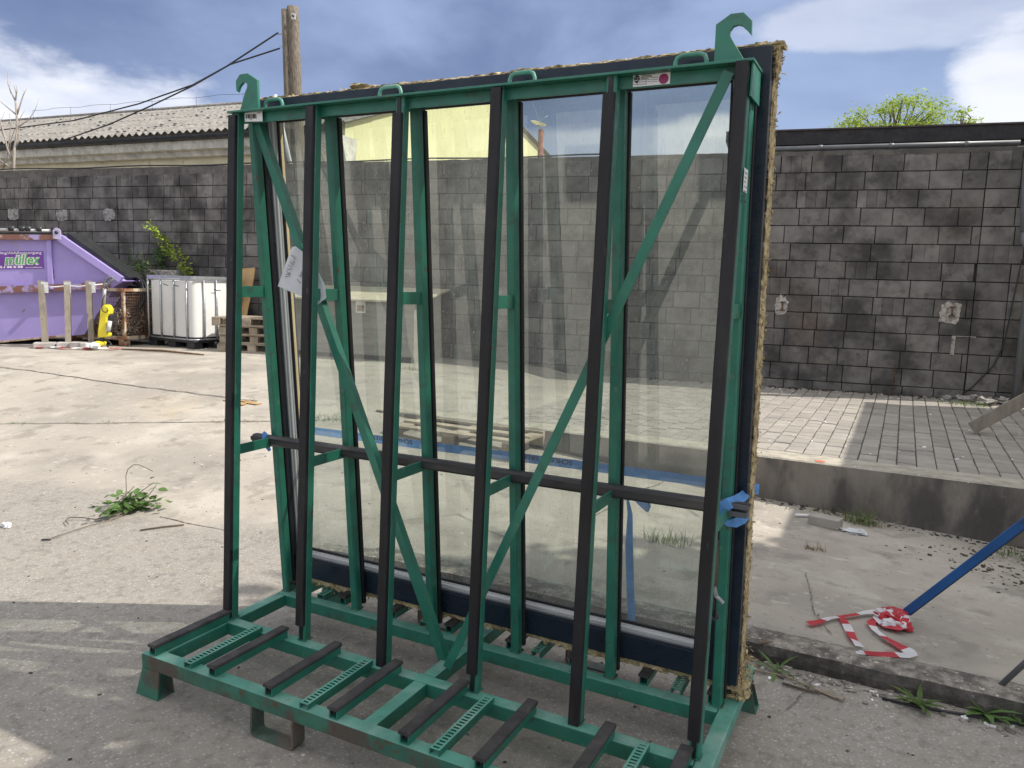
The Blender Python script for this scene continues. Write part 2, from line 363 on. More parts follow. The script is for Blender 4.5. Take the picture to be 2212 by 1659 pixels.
MT['rust'] = mat('rust_metal', (.22, .11, .06), .85, var=.4, vscale=12, bump=.003, spots=[((.50, .43, .32), 5, .44, .56, .9)])
MT['rust_dark'] = mat('dark_rust_wire', (.13, .075, .045), .85, var=.4, vscale=12)
MT['cable_black'] = mat('black_cable', (.02, .02, .022), .5)
MT['cable_grey'] = mat('grey_cable', (.42, .38, .33), .6, var=.3, islands=.4)
MT['cable_brown'] = mat('brown_cable', (.13, .075, .045), .6, var=.3, islands=.4)
MT['ibc_white'] = mat('white_hdpe', (.80, .80, .78), .4, var=.04, vscale=3)
MT['ibc_black'] = mat('black_plastic', (.022, .024, .028), .45, var=.2)
MT['yellow'] = mat('yellow_plastic', (.72, .60, .03), .4, var=.08)
MT['concrete_light'] = mat('pale_concrete', (.42, .40, .38), .85, var=.15, bump=.003)
MT['tape_red'] = mat('red_tape', (.52, .035, .05), .45, var=.15, bump=.002, bscale=30)
MT['tape_white'] = mat('white_tape', (.72, .72, .74), .45, var=.08, bump=.002, bscale=30)
MT['grass'] = mat('grass_blades', (.095, .155, .035), .7, var=.3, islands=.35)
MT['leaf'] = mat('weed_leaves', (.10, .185, .045), .6, var=.2, islands=.35)
MT['leaf_young'] = mat('young_leaves', (.30, .40, .055), .6, var=.2, islands=.3)
MT['leaf_wall'] = mat('climber_leaves', (.17, .25, .06), .6, var=.2, islands=.35)
MT['straw'] = mat('dry_straw', (.33, .27, .17), .9, var=.3, islands=.3)
MT['debris'] = mat('debris', (.26, .24, .21), .9, var=.3, islands=.5)
MT['soil'] = mat('soil_dirt', (.06, .05, .04), .95, var=.4, bump=.01)
MT['blue_paint'] = mat('blue_paint', (.012, .085, .26), .45, var=.15, spots=[((.03, .03, .03), 9, .62, .7, .8)])
MT['plastic_bag'] = mat('milky_plastic', (.55, .56, .57), .35, var=.1, bump=.01, bscale=25)
MT['box_concrete'] = mat('formwork_board', (.28, .265, .24), .88, var=.15, vscale=3, bump=.003, spots=[((.16, .15, .14), 4, .52, .7, .6)], stretch=(.4, .4, 2.5))
MT['brick_red'] = mat('chimney_red', (.26, .10, .07), .85, var=.3)
MT['orange_spray'] = mat('orange_spray', (.65, .16, .09), .8)
MT['crack'] = mat('crack_dark', (.13, .115, .095), .95, var=.4, vscale=30)
for m in ('leaf', 'leaf_young', 'leaf_wall', 'grass', 'strap', 'paper', 'tape_white', 'tape_red', 'ibc_white'):
    nt = MT[m].node_tree; b = nt.nodes['Principled BSDF']; tr = nt.nodes.new('ShaderNodeBsdfTranslucent'); ms = nt.nodes.new('ShaderNodeMixShader')
    ms.inputs[0].default_value = {'strap': .5, 'paper': .35, 'tape_white': .3, 'tape_red': .3, 'ibc_white': .18}.get(m, .4)
    nt.links.new(b.inputs['Base Color'].links[0].from_socket, tr.inputs['Color'])
    nt.links.new(b.outputs[0], ms.inputs[1]); nt.links.new(tr.outputs[0], ms.inputs[2])
    nt.links.new(ms.outputs[0], nt.nodes['Material Output'].inputs[0])
def glass_mat():
    m = bpy.data.materials.new('dusty_glass'); m.use_nodes = True; nt = m.node_tree; nt.nodes.clear(); N = nt.nodes.new; L = nt.links.new
    out = N('ShaderNodeOutputMaterial'); tr = N('ShaderNodeBsdfTransparent'); tr.inputs[0].default_value = (.68, .745, .70, 1)
    gl = N('ShaderNodeBsdfGlossy'); gl.inputs['Roughness'].default_value = .03; gl.inputs[0].default_value = (.86, .92, .90, 1)
    fr = N('ShaderNodeFresnel'); fr.inputs[0].default_value = 1.5
    mu = N('ShaderNodeMath'); mu.operation = 'MULTIPLY_ADD'; L(fr.outputs[0], mu.inputs[0]); mu.inputs[1].default_value = 1.9; mu.inputs[2].default_value = .075; mu.use_clamp = True
    m1 = N('ShaderNodeMixShader'); L(mu.outputs[0], m1.inputs[0]); L(tr.outputs[0], m1.inputs[1]); L(gl.outputs[0], m1.inputs[2])
    geo = N('ShaderNodeNewGeometry')
    def noi(sc, st, det=6):
        mp = N('ShaderNodeMapping'); mp.inputs['Scale'].default_value = st; L(geo.outputs['Position'], mp.inputs[0])
        n = N('ShaderNodeTexNoise'); n.inputs['Scale'].default_value = sc; n.inputs['Detail'].default_value = det; n.inputs['Roughness'].default_value = .65; L(mp.outputs[0], n.inputs['Vector']); return n.outputs['Fac']
    def mr(f, a, b, c, d):
        x = N('ShaderNodeMapRange'); x.interpolation_type = 'SMOOTHSTEP'; L(f, x.inputs[0])
        for i, v in enumerate((a, b, c, d)): x.inputs[i+1].default_value = v
        return x.outputs[0]
    a = mr(noi(110, (1, 1, .2), 5), .48, .72, 0, .10); b = mr(noi(1.6, (1, 1, .6)), .34, .70, .12, .20); c = mr(noi(170, (1, 1, .35), 4), .62, .72, 0, .40)
    s1 = N('ShaderNodeMath'); s1.operation = 'ADD'; L(a, s1.inputs[0]); L(b, s1.inputs[1])
    s2 = N('ShaderNodeMath'); s2.operation = 'ADD'; L(s1.outputs[0], s2.inputs[0]); L(c, s2.inputs[1]); s2.use_clamp = True
    df = N('ShaderNodeBsdfDiffuse'); df.inputs[0].default_value = (.60, .60, .57, 1)
    tl = N('ShaderNodeBsdfTranslucent'); tl.inputs[0].default_value = (.60, .60, .57, 1)
    md = N('ShaderNodeMixShader'); md.inputs[0].default_value = .5; L(df.outputs[0], md.inputs[1]); L(tl.outputs[0], md.inputs[2])
    m2 = N('ShaderNodeMixShader'); L(s2.outputs[0], m2.inputs[0]); L(m1.outputs[0], m2.inputs[1]); L(md.outputs[0], m2.inputs[2])
    L(m2.outputs[0], out.inputs[0]); return m
MT['glass'] = glass_mat()
def text_mesh(txt, size, shear=0., ext=.0006, bold=0.):
    cu = bpy.data.curves.new('text', 'FONT'); cu.body = txt; cu.size = size; cu.shear = shear; cu.extrude = ext; cu.offset = bold; cu.resolution_u = 2
    cu.align_x = 'LEFT'; ob = bpy.data.objects.new('text', cu); COL.objects.link(ob)
    dg = bpy.context.evaluated_depsgraph_get(); dg.update()
    me = bpy.data.meshes.new_from_object(ob.evaluated_get(dg)); COL.objects.unlink(ob); bpy.data.objects.remove(ob); me.materials.clear()
    return me
def text_obj(name, txt, size, m, parent, origin, ex, ey, shear=0., bold=0., width=None):
    me = text_mesh(txt, size, shear, .0004, bold); me.materials.append(m)
    if width:
        w = max(v.co.x for v in me.vertices)-min(v.co.x for v in me.vertices)
        for v in me.vertices: v.co.x *= width/w
    ex, ey = Vector(ex).normalized(), Vector(ey).normalized(); ez = ex.cross(ey)
    mm = Matrix((ex, ey, ez)).transposed().to_4x4(); mm.translation = Vector(origin); me.transform(mm)
    o = bpy.data.objects.new(name, me); COL.objects.link(o)
    if parent: o.parent = parent; o.matrix_parent_inverse = Matrix.Translation(-parent.location)
    return o

# ================================================================== THE GROUND
def frange(a, b, st):
    n = int(round((b-a)/st)); return [a+(b-a)*i/n for i in range(n+1)]
xs = [-220, -90, -40, -25]+frange(-18, 8, .25)+[14, 30, 90, 220]
ys = [-220, -90, -30, -12]+frange(-6, 1.0, .5)+[1.22, 1.3, 1.36, 1.45]+frange(1.6, 12, .3)+[16, 30, 90, 220]
g = MB()
vs = [(x, y, gz(x, y)+(.006*noise.noise(Vector((x*.9, y*.9, 0))) if -10 < x < 6 and 1.5 < y < 9 else 0)) for y in ys for x in xs]
nx = len(xs)
g.add(vs, [(j*nx+i, j*nx+i+1, (j+1)*nx+i+1, (j+1)*nx+i) for j in range(len(ys)-1) for i in range(nx-1)], 0, True)
struct(g.build('ground', MT['ground'], fix=False))

# expansion joints and cracks in the slab (narrow ragged strips lying on it)
def crack(name, pxs, w, seg=60, rag=.5, m='crack', lift=.004):
    pts = [on_ground(*p) for p in pxs]
    out = []
    for i in range(len(pts)-1):
        for k in range(seg):
            p = lerp(pts[i], pts[i+1], k/seg); j = noise.noise(p*3.1)*.02+noise.noise(p*14)*.008
            d = (pts[i+1]-pts[i]).normalized(); n = Vector((-d.y, d.x, 0)); q = p+n*j; q.z = gz(q.x, q.y)+lift+.004; out.append((q, n))
    mb = MB(); ws = [w*(1+rag*noise.noise(q*25)+.5*rag*noise.noise(q*60)) for q, _ in out]
    mb.ribbon([q for q, _ in out], ws, [n for _, n in out])
    return struct(mb.build(name, MT[m], fix=False))
crack('slab_joint', [(-40, 786), (0, 793), (250, 829), (560, 868)], .022)
crack('slab_joint', [(-40, 916), (250, 915), (560, 911), (800, 905)], .016)
crack('ground_crack', [(1290, 1115), (1385, 1060), (1450, 1035)], .007, rag=.9)
crack('ground_crack', [(1385, 1065), (1440, 1072), (1530, 1130), (1600, 1150), (1650, 1160)], .008, rag=.9)
crack('ground_crack', [(1745, 1240), (1752, 1290), (1760, 1330), (1800, 1375)], .0045, rag=1.2)
crack('ground_crack', [(1700, 1538), (1740, 1495), (1765, 1465)], .005, rag=.9)
crack('ground_crack', [(345, 1118), (430, 1137), (500, 1150)], .008, rag=.9)
crack('ground_crack', [(860, 1128), (990, 1112), (1130, 1180)], .006, rag=.9)

# old concrete kerb running behind the rack
def rough_strip(x0, x1, y0, y1, ztop, seg, amp, seed=0):
    """concrete strip with ragged arrises"""
    mb = MB(); n = int((x1-x0)/seg); rings = []
    for i in range(n+1):
        x = lerp(x0, x1, i/n)
        q = lambda a: noise.noise(Vector((x*4.3, a+seed, 0)))*amp+noise.noise(Vector((x*17, a+seed, 3)))*amp*.5
        zt = ztop(x); zb = min(gz(x, y0-.05), gz(x, y1+.05))-.15
        ring = [(x, y0+q(1)*.6, zb), (x, y0+q(2), lerp(zb, zt, .8)), (x, y0+.02+q(3)*1.3, zt-.008+q(9)*.3)]
        m = 5
        for k in range(1, m): ring.append((x, lerp(y0+.02, y1-.02, k/m), zt+noise.noise(Vector((x*9, k*1.7+seed, 5)))*amp*.5))
        ring += [(x, y1-.02+q(4), zt-.006), (x, y1+q(5)*.5, zb)]
        rings.append(ring)
    mb.loft(rings, 0, True, False); return mb
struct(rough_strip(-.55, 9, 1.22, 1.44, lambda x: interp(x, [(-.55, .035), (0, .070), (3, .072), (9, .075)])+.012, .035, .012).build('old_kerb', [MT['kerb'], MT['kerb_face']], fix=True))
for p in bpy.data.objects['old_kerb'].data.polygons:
    if p.normal.y < -.45: p.material_index = 1  # faces turned to the front take the darker concrete
# rusty steel plate let into the kerb
pl = [on_z(1632, 1391, .08), on_z(1700, 1400, .08), on_z(1835, 1431, .08), on_z(1840, 1441, .08), on_z(1700, 1412, .08), on_z(1640, 1400, .08)]

# ------------------------------------------------------------------ the paved dock
DX0, DX1 = -2.45, 5.1
def wall_y(x): t = (x-WP.x)/WE.x; return WP.y+WE.y*t
dk = MB()
n = 60
rings = []
for i in range(n+1):
    x = lerp(DX0, DX1, i/n); q = noise.noise(Vector((x*6, 0, 0)))*.006
    rings.append([(x, DOCK_Y+q*.5, min(gz(x, DOCK_Y-.1), .2)-.25), (x, DOCK_Y+q, DOCK_Z-.012), (x, DOCK_Y+.012+q, DOCK_Z), (x, DOCK_Y+.30, DOCK_Z), (x, DOCK_Y+.30, DOCK_Z-.3)])
dk.loft(rings, 0, True)
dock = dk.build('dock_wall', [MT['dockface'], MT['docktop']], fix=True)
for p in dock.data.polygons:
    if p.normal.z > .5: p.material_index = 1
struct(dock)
bed = MB(); bx = frange(DX0, -1.05, .35)+frange(-1.05, DX1, .5)[1:]
bed.loft([[(x, DOCK_Y+.29, DOCK_Z-.014), (x, wall_y(x)+.1, DOCK_Z-.014)] for x in bx], 0, False, False, False)
pav = struct(bed.build('paved_dock', [MT['joint'], MT['ground']], fix=False))
for p in pav.data.polygons:
    if p.normal.z < 0: p.flip()
    if p.center.x < -1.05: p.material_index = 1
# pavers: 0.150 m columns running away from the edge, 0.2 m courses; the biggest in view are parts
PX, PY = .150, .205
pavers = []
col = 0; x = -1.05
while x < DX1-.1:
    y = DOCK_Y+.31; off = (.10 if col % 2 else 0)
    if off: pavers.append((x, y, off))
    y += off
    while y < wall_y(x)-.06:
        L_ = min(PY, wall_y(x)-.05-y); pavers.append((x, y, L_)); y += PY
    x += PX; col += 1
def paver_mesh(L_):
    mb = MB(); jn = .0045 ; b = .004; x0, x1, y0, y1, z1 = jn, PX-jn, jn, L_-jn, .014
    vs = [(x0,y0,-.05),(x1,y0,-.05),(x1,y1,-.05),(x0,y1,-.05),(x0,y0,z1-b),(x1,y0,z1-b),(x1,y1,z1-b),(x0,y1,z1-b),(x0+b,y0+b,z1),(x1-b,y0+b,z1),(x1-b,y1-b,z1),(x0+b,y1-b,z1)]
    mb.add(vs, [(0,1,5,4),(1,2,6,5),(2,3,7,6),(3,0,4,7),(4,5,9,8),(5,6,10,9),(6,7,11,10),(7,4,8,11),(8,9,10,11)])
    return mb
def shows(p):
    d = Vector(p)-CAM; z = d.dot(FX)
    if z < .3: return None
    px = 1106+FPX*d.dot(RX)/z; py = 829.5-FPX*d.dot(UX)/z
    return (px, py, z) if -30 < px < 2240 and -30 < py < 1690 else None
pm = {}
vis = []; rest = []
for (x, y, L_) in pavers:
    s_ = shows((x+PX/2, y+L_/2, DOCK_Z))
    (vis if s_ else rest).append((s_[2] if s_ else 99, x, y, L_))
vis.sort()
for i, (d, x, y, L_) in enumerate(vis[:300]):
    k = round(L_, 2)
    if k not in pm: pm[k] = paver_mesh(k).mesh('paver', MT['paver'])
    share('paver', pm[k], pav, (x+random.uniform(-.002, .002), y, DOCK_Z-.014+random.uniform(-.003, .004)), (random.uniform(-.012, .012), random.uniform(-.012, .012), random.uniform(-.006, .006)))
mb = MB()
for (d, x, y, L_) in vis[300:]+rest:
    t = paver_mesh(L_); dz = DOCK_Z-.014+random.uniform(-.003, .004); dx = random.uniform(-.002, .002)
    mb.add([(a+x+dx, b+y, c+dz) for a, b, c in t.v], t.f)
stuff(mb.build('paver_field', MT['paver'], pav, fix=False))

# ------------------------------------------------------------------ the cinder block wall
BH = .2495; UEND = 19.62; USEAM = wall_u(598); BHL = .2155
wall = thing('block_wall', 'long dark grey cinder block yard wall with a thin mortar cap, behind everything', 'wall', (WP.x, WP.y, 0))
def wp(u, off, z): p = WP+WE*u+WN*off; return (p.x, p.y, z)
def wbox(mb, u0, u1, o0, o1, z0, z1, mi=0):
    a = [wp(u, o, z) for z in (z0, z1) for u, o in ((u0, o0), (u1, o0), (u1, o1), (u0, o1))]
    mb.add(a, [(0,3,2,1),(4,5,6,7),(0,1,5,4),(1,2,6,5),(2,3,7,6),(3,0,4,7)], mi)
core = MB(); wbox(core, -6, UEND, -.26, -.012, -.1, 3.70); core.build('mortar_core', MT['mortar'], wall)
cp = MB(); rings = []
for i in range(261):
    u = lerp(-6, UEND, i/260); q = lambda a: noise.noise(Vector((u*5, a, 0)))*.02+noise.noise(Vector((u*19, a, 0)))*.008
    rings.append([wp(u, .016+q(1)*.1, (3.672 if u > USEAM else 3.595)+q(2)), wp(u, .012+q(3)*.2, WTOP-.012), wp(u, -.02+q(6)*.3, WTOP+q(4)*.5), wp(u, -.27, WTOP+q(5)*.3), wp(u, -.27, 3.68)])
cp.loft(rings, 0, True); cp.build('mortar_cap', MT['cap'], wall)
U = Vector((1, 0, 0))
ez = Vector((0, 0, 1))
def block_mesh(w, h, kind):
    """a block with its back at y=0 facing -y; grooved kinds show the moulded end ribs"""
    mb = MB(); j = .0058
    if kind == 0: mb.bevbox(j, w-j, -.014, .05, j, h-j, .005)
    else:
        cuts = {1: (1/3, 2/3), 2: (.68,), 3: (.3, .64)}[kind]; e = [j]+[w*c for c in cuts]+[w-j]
        for a, b in zip(e, e[1:]): mb.bevbox(a+(.0012 if a != j else 0), b-(.0012 if b != w-j else 0), -.014, .05, j, h-j, .004)
    return mb
pil1 = wall_u(241); pil2 = wall_u(2108)
blocks = []
for k, side in [(k, 1) for k in range(14)]+[(k, 0) for k in range(16)]:
    h_ = BH if side else BHL
    z1 = (3.692 if side else 3.604)-k*h_; z0 = z1-h_
    US, UE = (USEAM, UEND) if side else (-5.6, USEAM)
    w = .40 if side else .375
    if k == 5 and side: w = .53
    u = US-(0 if side else .4)+[0, .17, .05, .22, .11, .3, .02, .19, .33, .08, .25, .14, .29, 0, .2, .1][k]
    if side and u > US+.05: blocks.append((US, u-US, z0, z1, 0, 0.0)); 
    while u < UE-.02:
        ww = w+random.choice((0, 0, 0, 0, -.02, .015))
        if random.random() < (.12 if (k > 9 or not side) else .03): ww *= random.choice((.5, .66))
        if u < pil1-.23 and u+ww > pil1-.23: ww = pil1-.23-u
        if pil1-.231 <= u < pil1+.2: blocks.append((pil1-.23, .46, z0, z1, 0, .022)); u = pil1+.23; continue
        if u < pil2 and u+ww > pil2: ww = pil2-u
        if u+ww > UE: ww = UE-u
        if ww < .05: u += max(ww, .01); continue
        r_ = random.random(); left = u < wall_u(560)
        kind = 0 if r_ > (.38 if left else .16) else random.choice((1, 1, 2, 3))
        if ww < .3: kind = 0
        blocks.append((u, ww, z0, z1, kind, random.uniform(-.003, .005)+(.012 if u >= pil2 else 0))); u += ww
ang = math.atan2(WE.y, WE.x)
def bvis(b):
    u, w, z0, z1, kind, pr = b
    s_ = shows(wp(u+w/2, 0, (z0+z1)/2))
    if not s_: return 999
    px, py, z = s_
    if 515 < px < 1655 and (px > 1580 or px < 600): z += 5
    if px < 300 and py > 560: z += 6
    return z/ math.sqrt(max(.05, w*(z1-z0)))*.3
blocks.sort(key=bvis)
bm_cache = {}
for b in blocks[:300]:
    u, w, z0, z1, kind, pr = b; key = (round(w, 2), round(z1-z0, 2), kind)
    if key not in bm_cache: bm_cache[key] = block_mesh(w, z1-z0, kind).mesh('block', MT['block'])
    p = WP+WE*u+WN*pr
    share('block', bm_cache[key], wall, (p.x-WP.x, p.y-WP.y, z0), (0, random.uniform(-.008, .008), ang+random.uniform(-.004, .004)))
mb = MB(); rm = Matrix.Rotation(ang, 3, 'Z')
for b in blocks[300:]:
    u, w, z0, z1, kind, pr = b; t = block_mesh(w, z1-z0, kind); p = WP+WE*u+WN*pr; p.z = z0
    mb.add([rm @ Vector(v)+p for v in t.v], t.f)
stuff(mb.build('block_courses', MT['block'], wall))
# pale plaster squares and scars on the wall
def wpatch(name, px, py, w, h, m='plaster_white', off=.024, jag=.25, parent=wall, n=18):
    p = on_wall(px, py, .014); u = (p-WP).dot(WE); mb = MB(); pts = []
    for i in range(n):
        a = 2*math.pi*i/n; c, s_ = math.cos(a), math.sin(a); k = 1/max(abs(c), abs(s_)); k = k**.8*(1+jag*noise.noise(Vector((i*1.7, px, py))))
        pts.append(wp(u+c*k*w/2, off, p.z+s_*k*h/2))
    mb.poly(pts, WN*-.02); return mb.build(name, MT[m], parent)
for px, py in ((29, 463), (134, 465), (238, 464)): wpatch('plaster_square', px, py, .30, .23, m='plaster_grey', jag=.3, off=.05 if px == 238 else .024)
wpatch('plaster_scar', 1688, 660, .17, .27, jag=.5); wpatch('plaster_scar', 2052, 676, .24, .27, jag=.6)
for px, py in ((1690, 661), (2057, 672)):
    p = on_wall(px, py, .03); mb = MB(); u = (p-WP).dot(WE)
    wbox(mb, u-.01, u+.01, .02, .045, p.z-.06, p.z+.06); wbox(mb, u-.035, u+.035, .02, .045, p.z+.05, p.z+.065); wbox(mb, u-.04, u+.04, .02, .045, p.z-.07, p.z-.055)
    mb.build('wall_anchor', MT['rust_dark'], wall)
p = on_wall(2081, 748, .03); u = (p-WP).dot(WE); mb = MB()
wbox(mb, u-.15, u-.105, .012, .026, p.z-.13, p.z+.13); wbox(mb, u+.11, u+.145, .012, .026, p.z-.02, p.z+.13); wbox(mb, u-.15, u+.145, .012, .02, p.z+.13, p.z+.14)
mb.build('plaster_frame', MT['plaster_white'], wall)
mb = MB()
for i in range(14):
    pz = on_wall(1933-i*.4, 786+i*8, .02); mb.tube([pz, on_wall(1933-i*.4-.4, 794+i*8, .02)], .008, 5)
mb.build('rust_line', MT['rust_dark'], wall)
mb = MB(); mb.tube([on_wall(px, py, .02) for px, py in ((2133, 610), (2129, 700), (2122, 780), (2119, 830))], .007, 5); mb.build('rust_line', MT['rust_dark'], wall)
# hanging cable at the right end
cb = MB(); pts = [on_wall(px, py, .04) for px, py in ((2208, 560), (2190, 640), (2178, 700), (2166, 750), (2146, 790), (2118, 818), (2098, 838), (2080, 850))]
cb.tube(pts, .009, 6); tag(cb.build('hanging_cable', MT['cable_black']), 'thin black cable hanging down the right end of the block wall', 'cable')
# grey conduit on top of the wall, right part
mb = MB(); u0, u1 = wall_u(1640), wall_u(2172)
pa = wp(u0-.3, -.02, WTOP+.045); pb = wp(u1, -.02, WTOP+.05)
mb.tube([pa, pb], .028, 10); 
conduit = thing('conduit_pipe', 'long grey conduit pipe lying along the top of the block wall on the right', 'pipe', pa)
mb.build('pipe', MT['grey_plastic'], conduit)
for px in (1750, 1900, 2060):
    q = Vector(wp(wall_u(px), -.02, WTOP+.047)); mb = MB(); mb.tube([q-WE*.03, q+WE*.03], .034, 10); mb.build('coupling', MT['grey_plastic'], conduit)
# thin dark cable on top of the wall, left part
mb = MB(); mb.tube([Vector(wp(u, .0, WTOP+.018+.012*math.sin(u*2.1))) for u in frange(-5, wall_u(1300), .5)], .014, 6)
tag(mb.build('wall_top_cable', MT['cable_black']), 'black cable running along the left half of the block wall top', 'cable')

# black boarded lean-to parapet behind the wall on the right
par = thing('black_parapet', 'low black tar-boarded roof edge rising behind the block wall on the right', 'roof', wp(15, -.6, 3))
uA = wall_u(1545); uB = UEND+3
def zat(px, py, off): return on_wall(px, py, off).z
z_l = zat(1660, 286, -.45); z_r = zat(2190, 269, -.45)
def zline(u): return lerp(z_l, z_r, (u-wall_u(1660))/(wall_u(2190)-wall_u(1660)))
mb = MB(); rings = []
for u in (uA, uA+.35, uB):
    b = 3.75 if u > uA else zline(u)-.12
    rings.append([wp(u, -.45, b), wp(u, -.45, zline(u)), wp(u, -1.5, zline(u)), wp(u, -1.5, b)])
mb.loft(rings, 0, True); mb.build('board', MT['tar'], par)
mb = MB(); 
mb.loft([[wp(u, -.40, zline(u)-.20), wp(u, -.40, zline(u)+.0), wp(u, -.45, zline(u)+.02), wp(u, -.452, zline(u)-.2)] for u in (uA+.1, (uA+uB)/2, uB)], 0, True)
mb.build('fascia_board', MT['tar'], par)
mb = MB(); mb.loft([[wp(u, -.38, zline(u)+.0), wp(u, -.38, zline(u)+.022), wp(u, -.6, zline(u)+.03), wp(u, -.6, zline(u)+.0)] for u in (uA, uB)], 0, True)
mb.build('edge_trim', mat('brown_edge', (.07, .05, .045), .7, var=.3), par)

# rain hopper and downpipe at the right picture edge
hp = on_wall(2215, 400, .25)
hop = thing('rain_hopper', 'grey rain hopper and downpipe at the far right end of the block wall', 'downpipe', (hp.x, hp.y, gz(hp.x, hp.y)))
mb = MB()
def ring(c, r, n=14): return [c+Vector((math.cos(2*math.pi*i/n)*r, math.sin(2*math.pi*i/n)*r, 0)) for i in range(n)]
zt = on_plane(2210, 262, hp, WN).z; zb = on_plane(2210, 500, hp, WN).z
c0 = Vector((hp.x+.06, hp.y, 0))
prof = [(zt+.1, .07), (zt-.25, .085), (lerp(zt, zb, .35), .115), (lerp(zt, zb, .72), .09), (zb, .062)]
mb.loft([ring(c0+ez*z, r) for z, r in prof], 0, True, True); mb.build('hopper', MT['steel'] if False else MT['grey_plastic'], hop)
mb = MB(); mb.tube([c0+ez*zb, c0+ez*(zb-.12), c0+ez*(zb-.3)+Vector((.10, 0, 0)), c0+ez*.35+Vector((.10, 0, 0))], .05, 12); mb.build('downpipe', MT['grey_plastic'], hop)

# ------------------------------------------------------------------ neighbour house with fibre cement roof and yellow gable
def camf(lat, d, z): p = CAM+RH*lat+FH*d; return Vector((p.x, p.y, z))
EZ = 4.93; G0 = camf(-3.67, 16.5, 0); GD = (RH*.373+FH*.928).normalized(); BD = (RH*-.928+FH*.373).normalized()
def hp_(s, t, z): p = G0+BD*s+GD*t; return Vector((p.x, p.y, z))
house = thing('neighbour_house', 'beige house with corrugated roof and pale yellow gable end behind the block wall', 'building', hp_(12, 6, 0))
LB = 34; AT, AZ = 6.89, 7.25; RT, RZ = 14.0, 6.02
mb = MB(); mb.poly([hp_(0, .15, -.2), hp_(0, .10, EZ+.02), hp_(0, AT, AZ-.02), hp_(0, RT-.2, RZ-.02), hp_(0, RT-.2, -.2)], BD*.25); mb.build('gable_wall', MT['yellow_render'], house)
mb = MB(); a = hp_(.26, .25, -.2); b = hp_(LB, .25, -.2)
mb.poly([hp_(.26, .25, -.2), hp_(.26, .25, EZ-.35), hp_(LB, .25, EZ-.35), hp_(LB, .25, -.2)], GD*.3); mb.build('front_wall', MT['beige_render'], house)
# moulded cornice in two steps
mb = MB()
def prof_run(mb, pts, s0, s1, n=1, mi=0):
    mb.loft([[hp_(lerp(s0, s1, i/n), t, z) for t, z in pts] for i in range(n+1)], mi, True)
prof_run(mb, [(.25, EZ-.52), (.12, EZ-.51), (.08, EZ-.40), (-.05, EZ-.38), (-.08, EZ-.2), (.25, EZ-.2)], .05, LB); mb.build('cornice', MT['cornice'], house)
mb = MB(); pts = []
for i in range(9):
    a = math.pi+math.pi*i/8; pts.append((-.17+.085*math.cos(a), EZ-.10+.085*math.sin(a)))
for i in range(8, -1, -1):
    a = math.pi+math.pi*i/8; pts.append((-.17+.075*math.cos(a), EZ-.10+.075*math.sin(a)))
prof_run(mb, pts, -.05, LB); mb.build('gutter', MT['gutter'], house)
for s in frange(.6, 24, 1.9):
    mb = MB(); mb.tube([hp_(s, .0, EZ-.08), hp_(s, -.09, EZ-.20), hp_(s, -.17, EZ-.205), hp_(s, -.265, EZ-.1)], .012, 5); mb.build('gutter_bracket', MT['gutter'], house)
# corrugated roof sheets: courses, each overlapping the one below; a wave per 0.146 m
def corr(s0, s1, t0, z0, t1, z1, nw, amp, dz=0., bumps=True):
    mb = MB(); n = int(round((s1-s0)/nw*6)); rings = []
    for i in range(n+1):
        s = lerp(s0, s1, i/n); w = amp*math.sin(2*math.pi*(s-s0)/nw)
        rings.append([hp_(s, t0, z0+w+dz), hp_(s, t1, z1+w+dz), hp_(s, t1, z1+w+dz-.012), hp_(s, t0, z0+w+dz-.012)])
    mb.loft(rings, 0, True, False); return mb
t_e, z_e = -.12, EZ+.0
NC = 6
for k in range(NC):
    f0, f1 = k/NC, (k+1)/NC+.02
    ta, tb = lerp(t_e, AT, f0), lerp(t_e, AT, min(1, f1)); za, zb_ = lerp(z_e, AZ, f0), lerp(z_e, AZ, min(1, f1))
    for q in range(3):
        s0 = -.15+q*8.03*1.2; s1 = s0+8.03*1.2+.04
        corr(s0, s1, ta, za, tb, zb_, .219, .034, dz=.02*k*.2+.012*(k % 2)).build('roof_sheet', MT['fibre_cement'], house, fix=False)
corr(-.15, LB-5, AT-.02, AZ, RT, RZ, .219, .034).build('rear_roof', MT['fibre_cement'], house, fix=False)
mb = MB(); mb.tube([hp_(-.2, AT, AZ+.045), hp_(LB-5, AT, AZ+.045)], .09, 8); mb.build('ridge_cap', MT['fibre_cement'], house)
# loose fixings and lichen lumps on the sheets
mb = MB()
for _ in range(150):
    s = random.uniform(0, 26); f = random.choice((.03, .19, .35, .52, .68, .85, random.random())); t = lerp(t_e, AT, f); z = lerp(z_e, AZ, f)+.06
    c = hp_(round(s/.219)*.219+.055, t, z); mb.obox(c, BD*.022, GD*.030, ez*.012)
stuff(mb.build('roof_fixings', MT['gutter'], house, fix=False))
# stub box at the gable corner
mb = MB(); mb.poly([hp_(-.02, .0, 3.2), hp_(-.02, .0, EZ-1.15), hp_(-.02, 1.6, EZ-1.1), hp_(-.02, 1.6, 3.2)], BD*-.05); mb.build('render_patch', MT['cornice'], house)
mb = MB(); mb.poly([hp_(0, .1, EZ-.9), hp_(0, -.12, EZ-.25), hp_(0, .45, EZ-.25), hp_(0, .38, EZ-.9)], BD*-.06); mb.build('cornice_return', MT['cornice'], house)
# lightning wire above the ridge
mb = MB(); mb.tube([hp_(s, AT-.3, AZ+.32-.05*math.sin(s*1.7)**2) for s in frange(8, 18, .6)], .006, 5)
for s in frange(8.3, 18, 1.9): mb.tube([hp_(s, AT-.3, AZ-.05), hp_(s, AT-.3, AZ+.3)], .006, 5)
mb.build('ridge_wire', MT['gutter'], house)

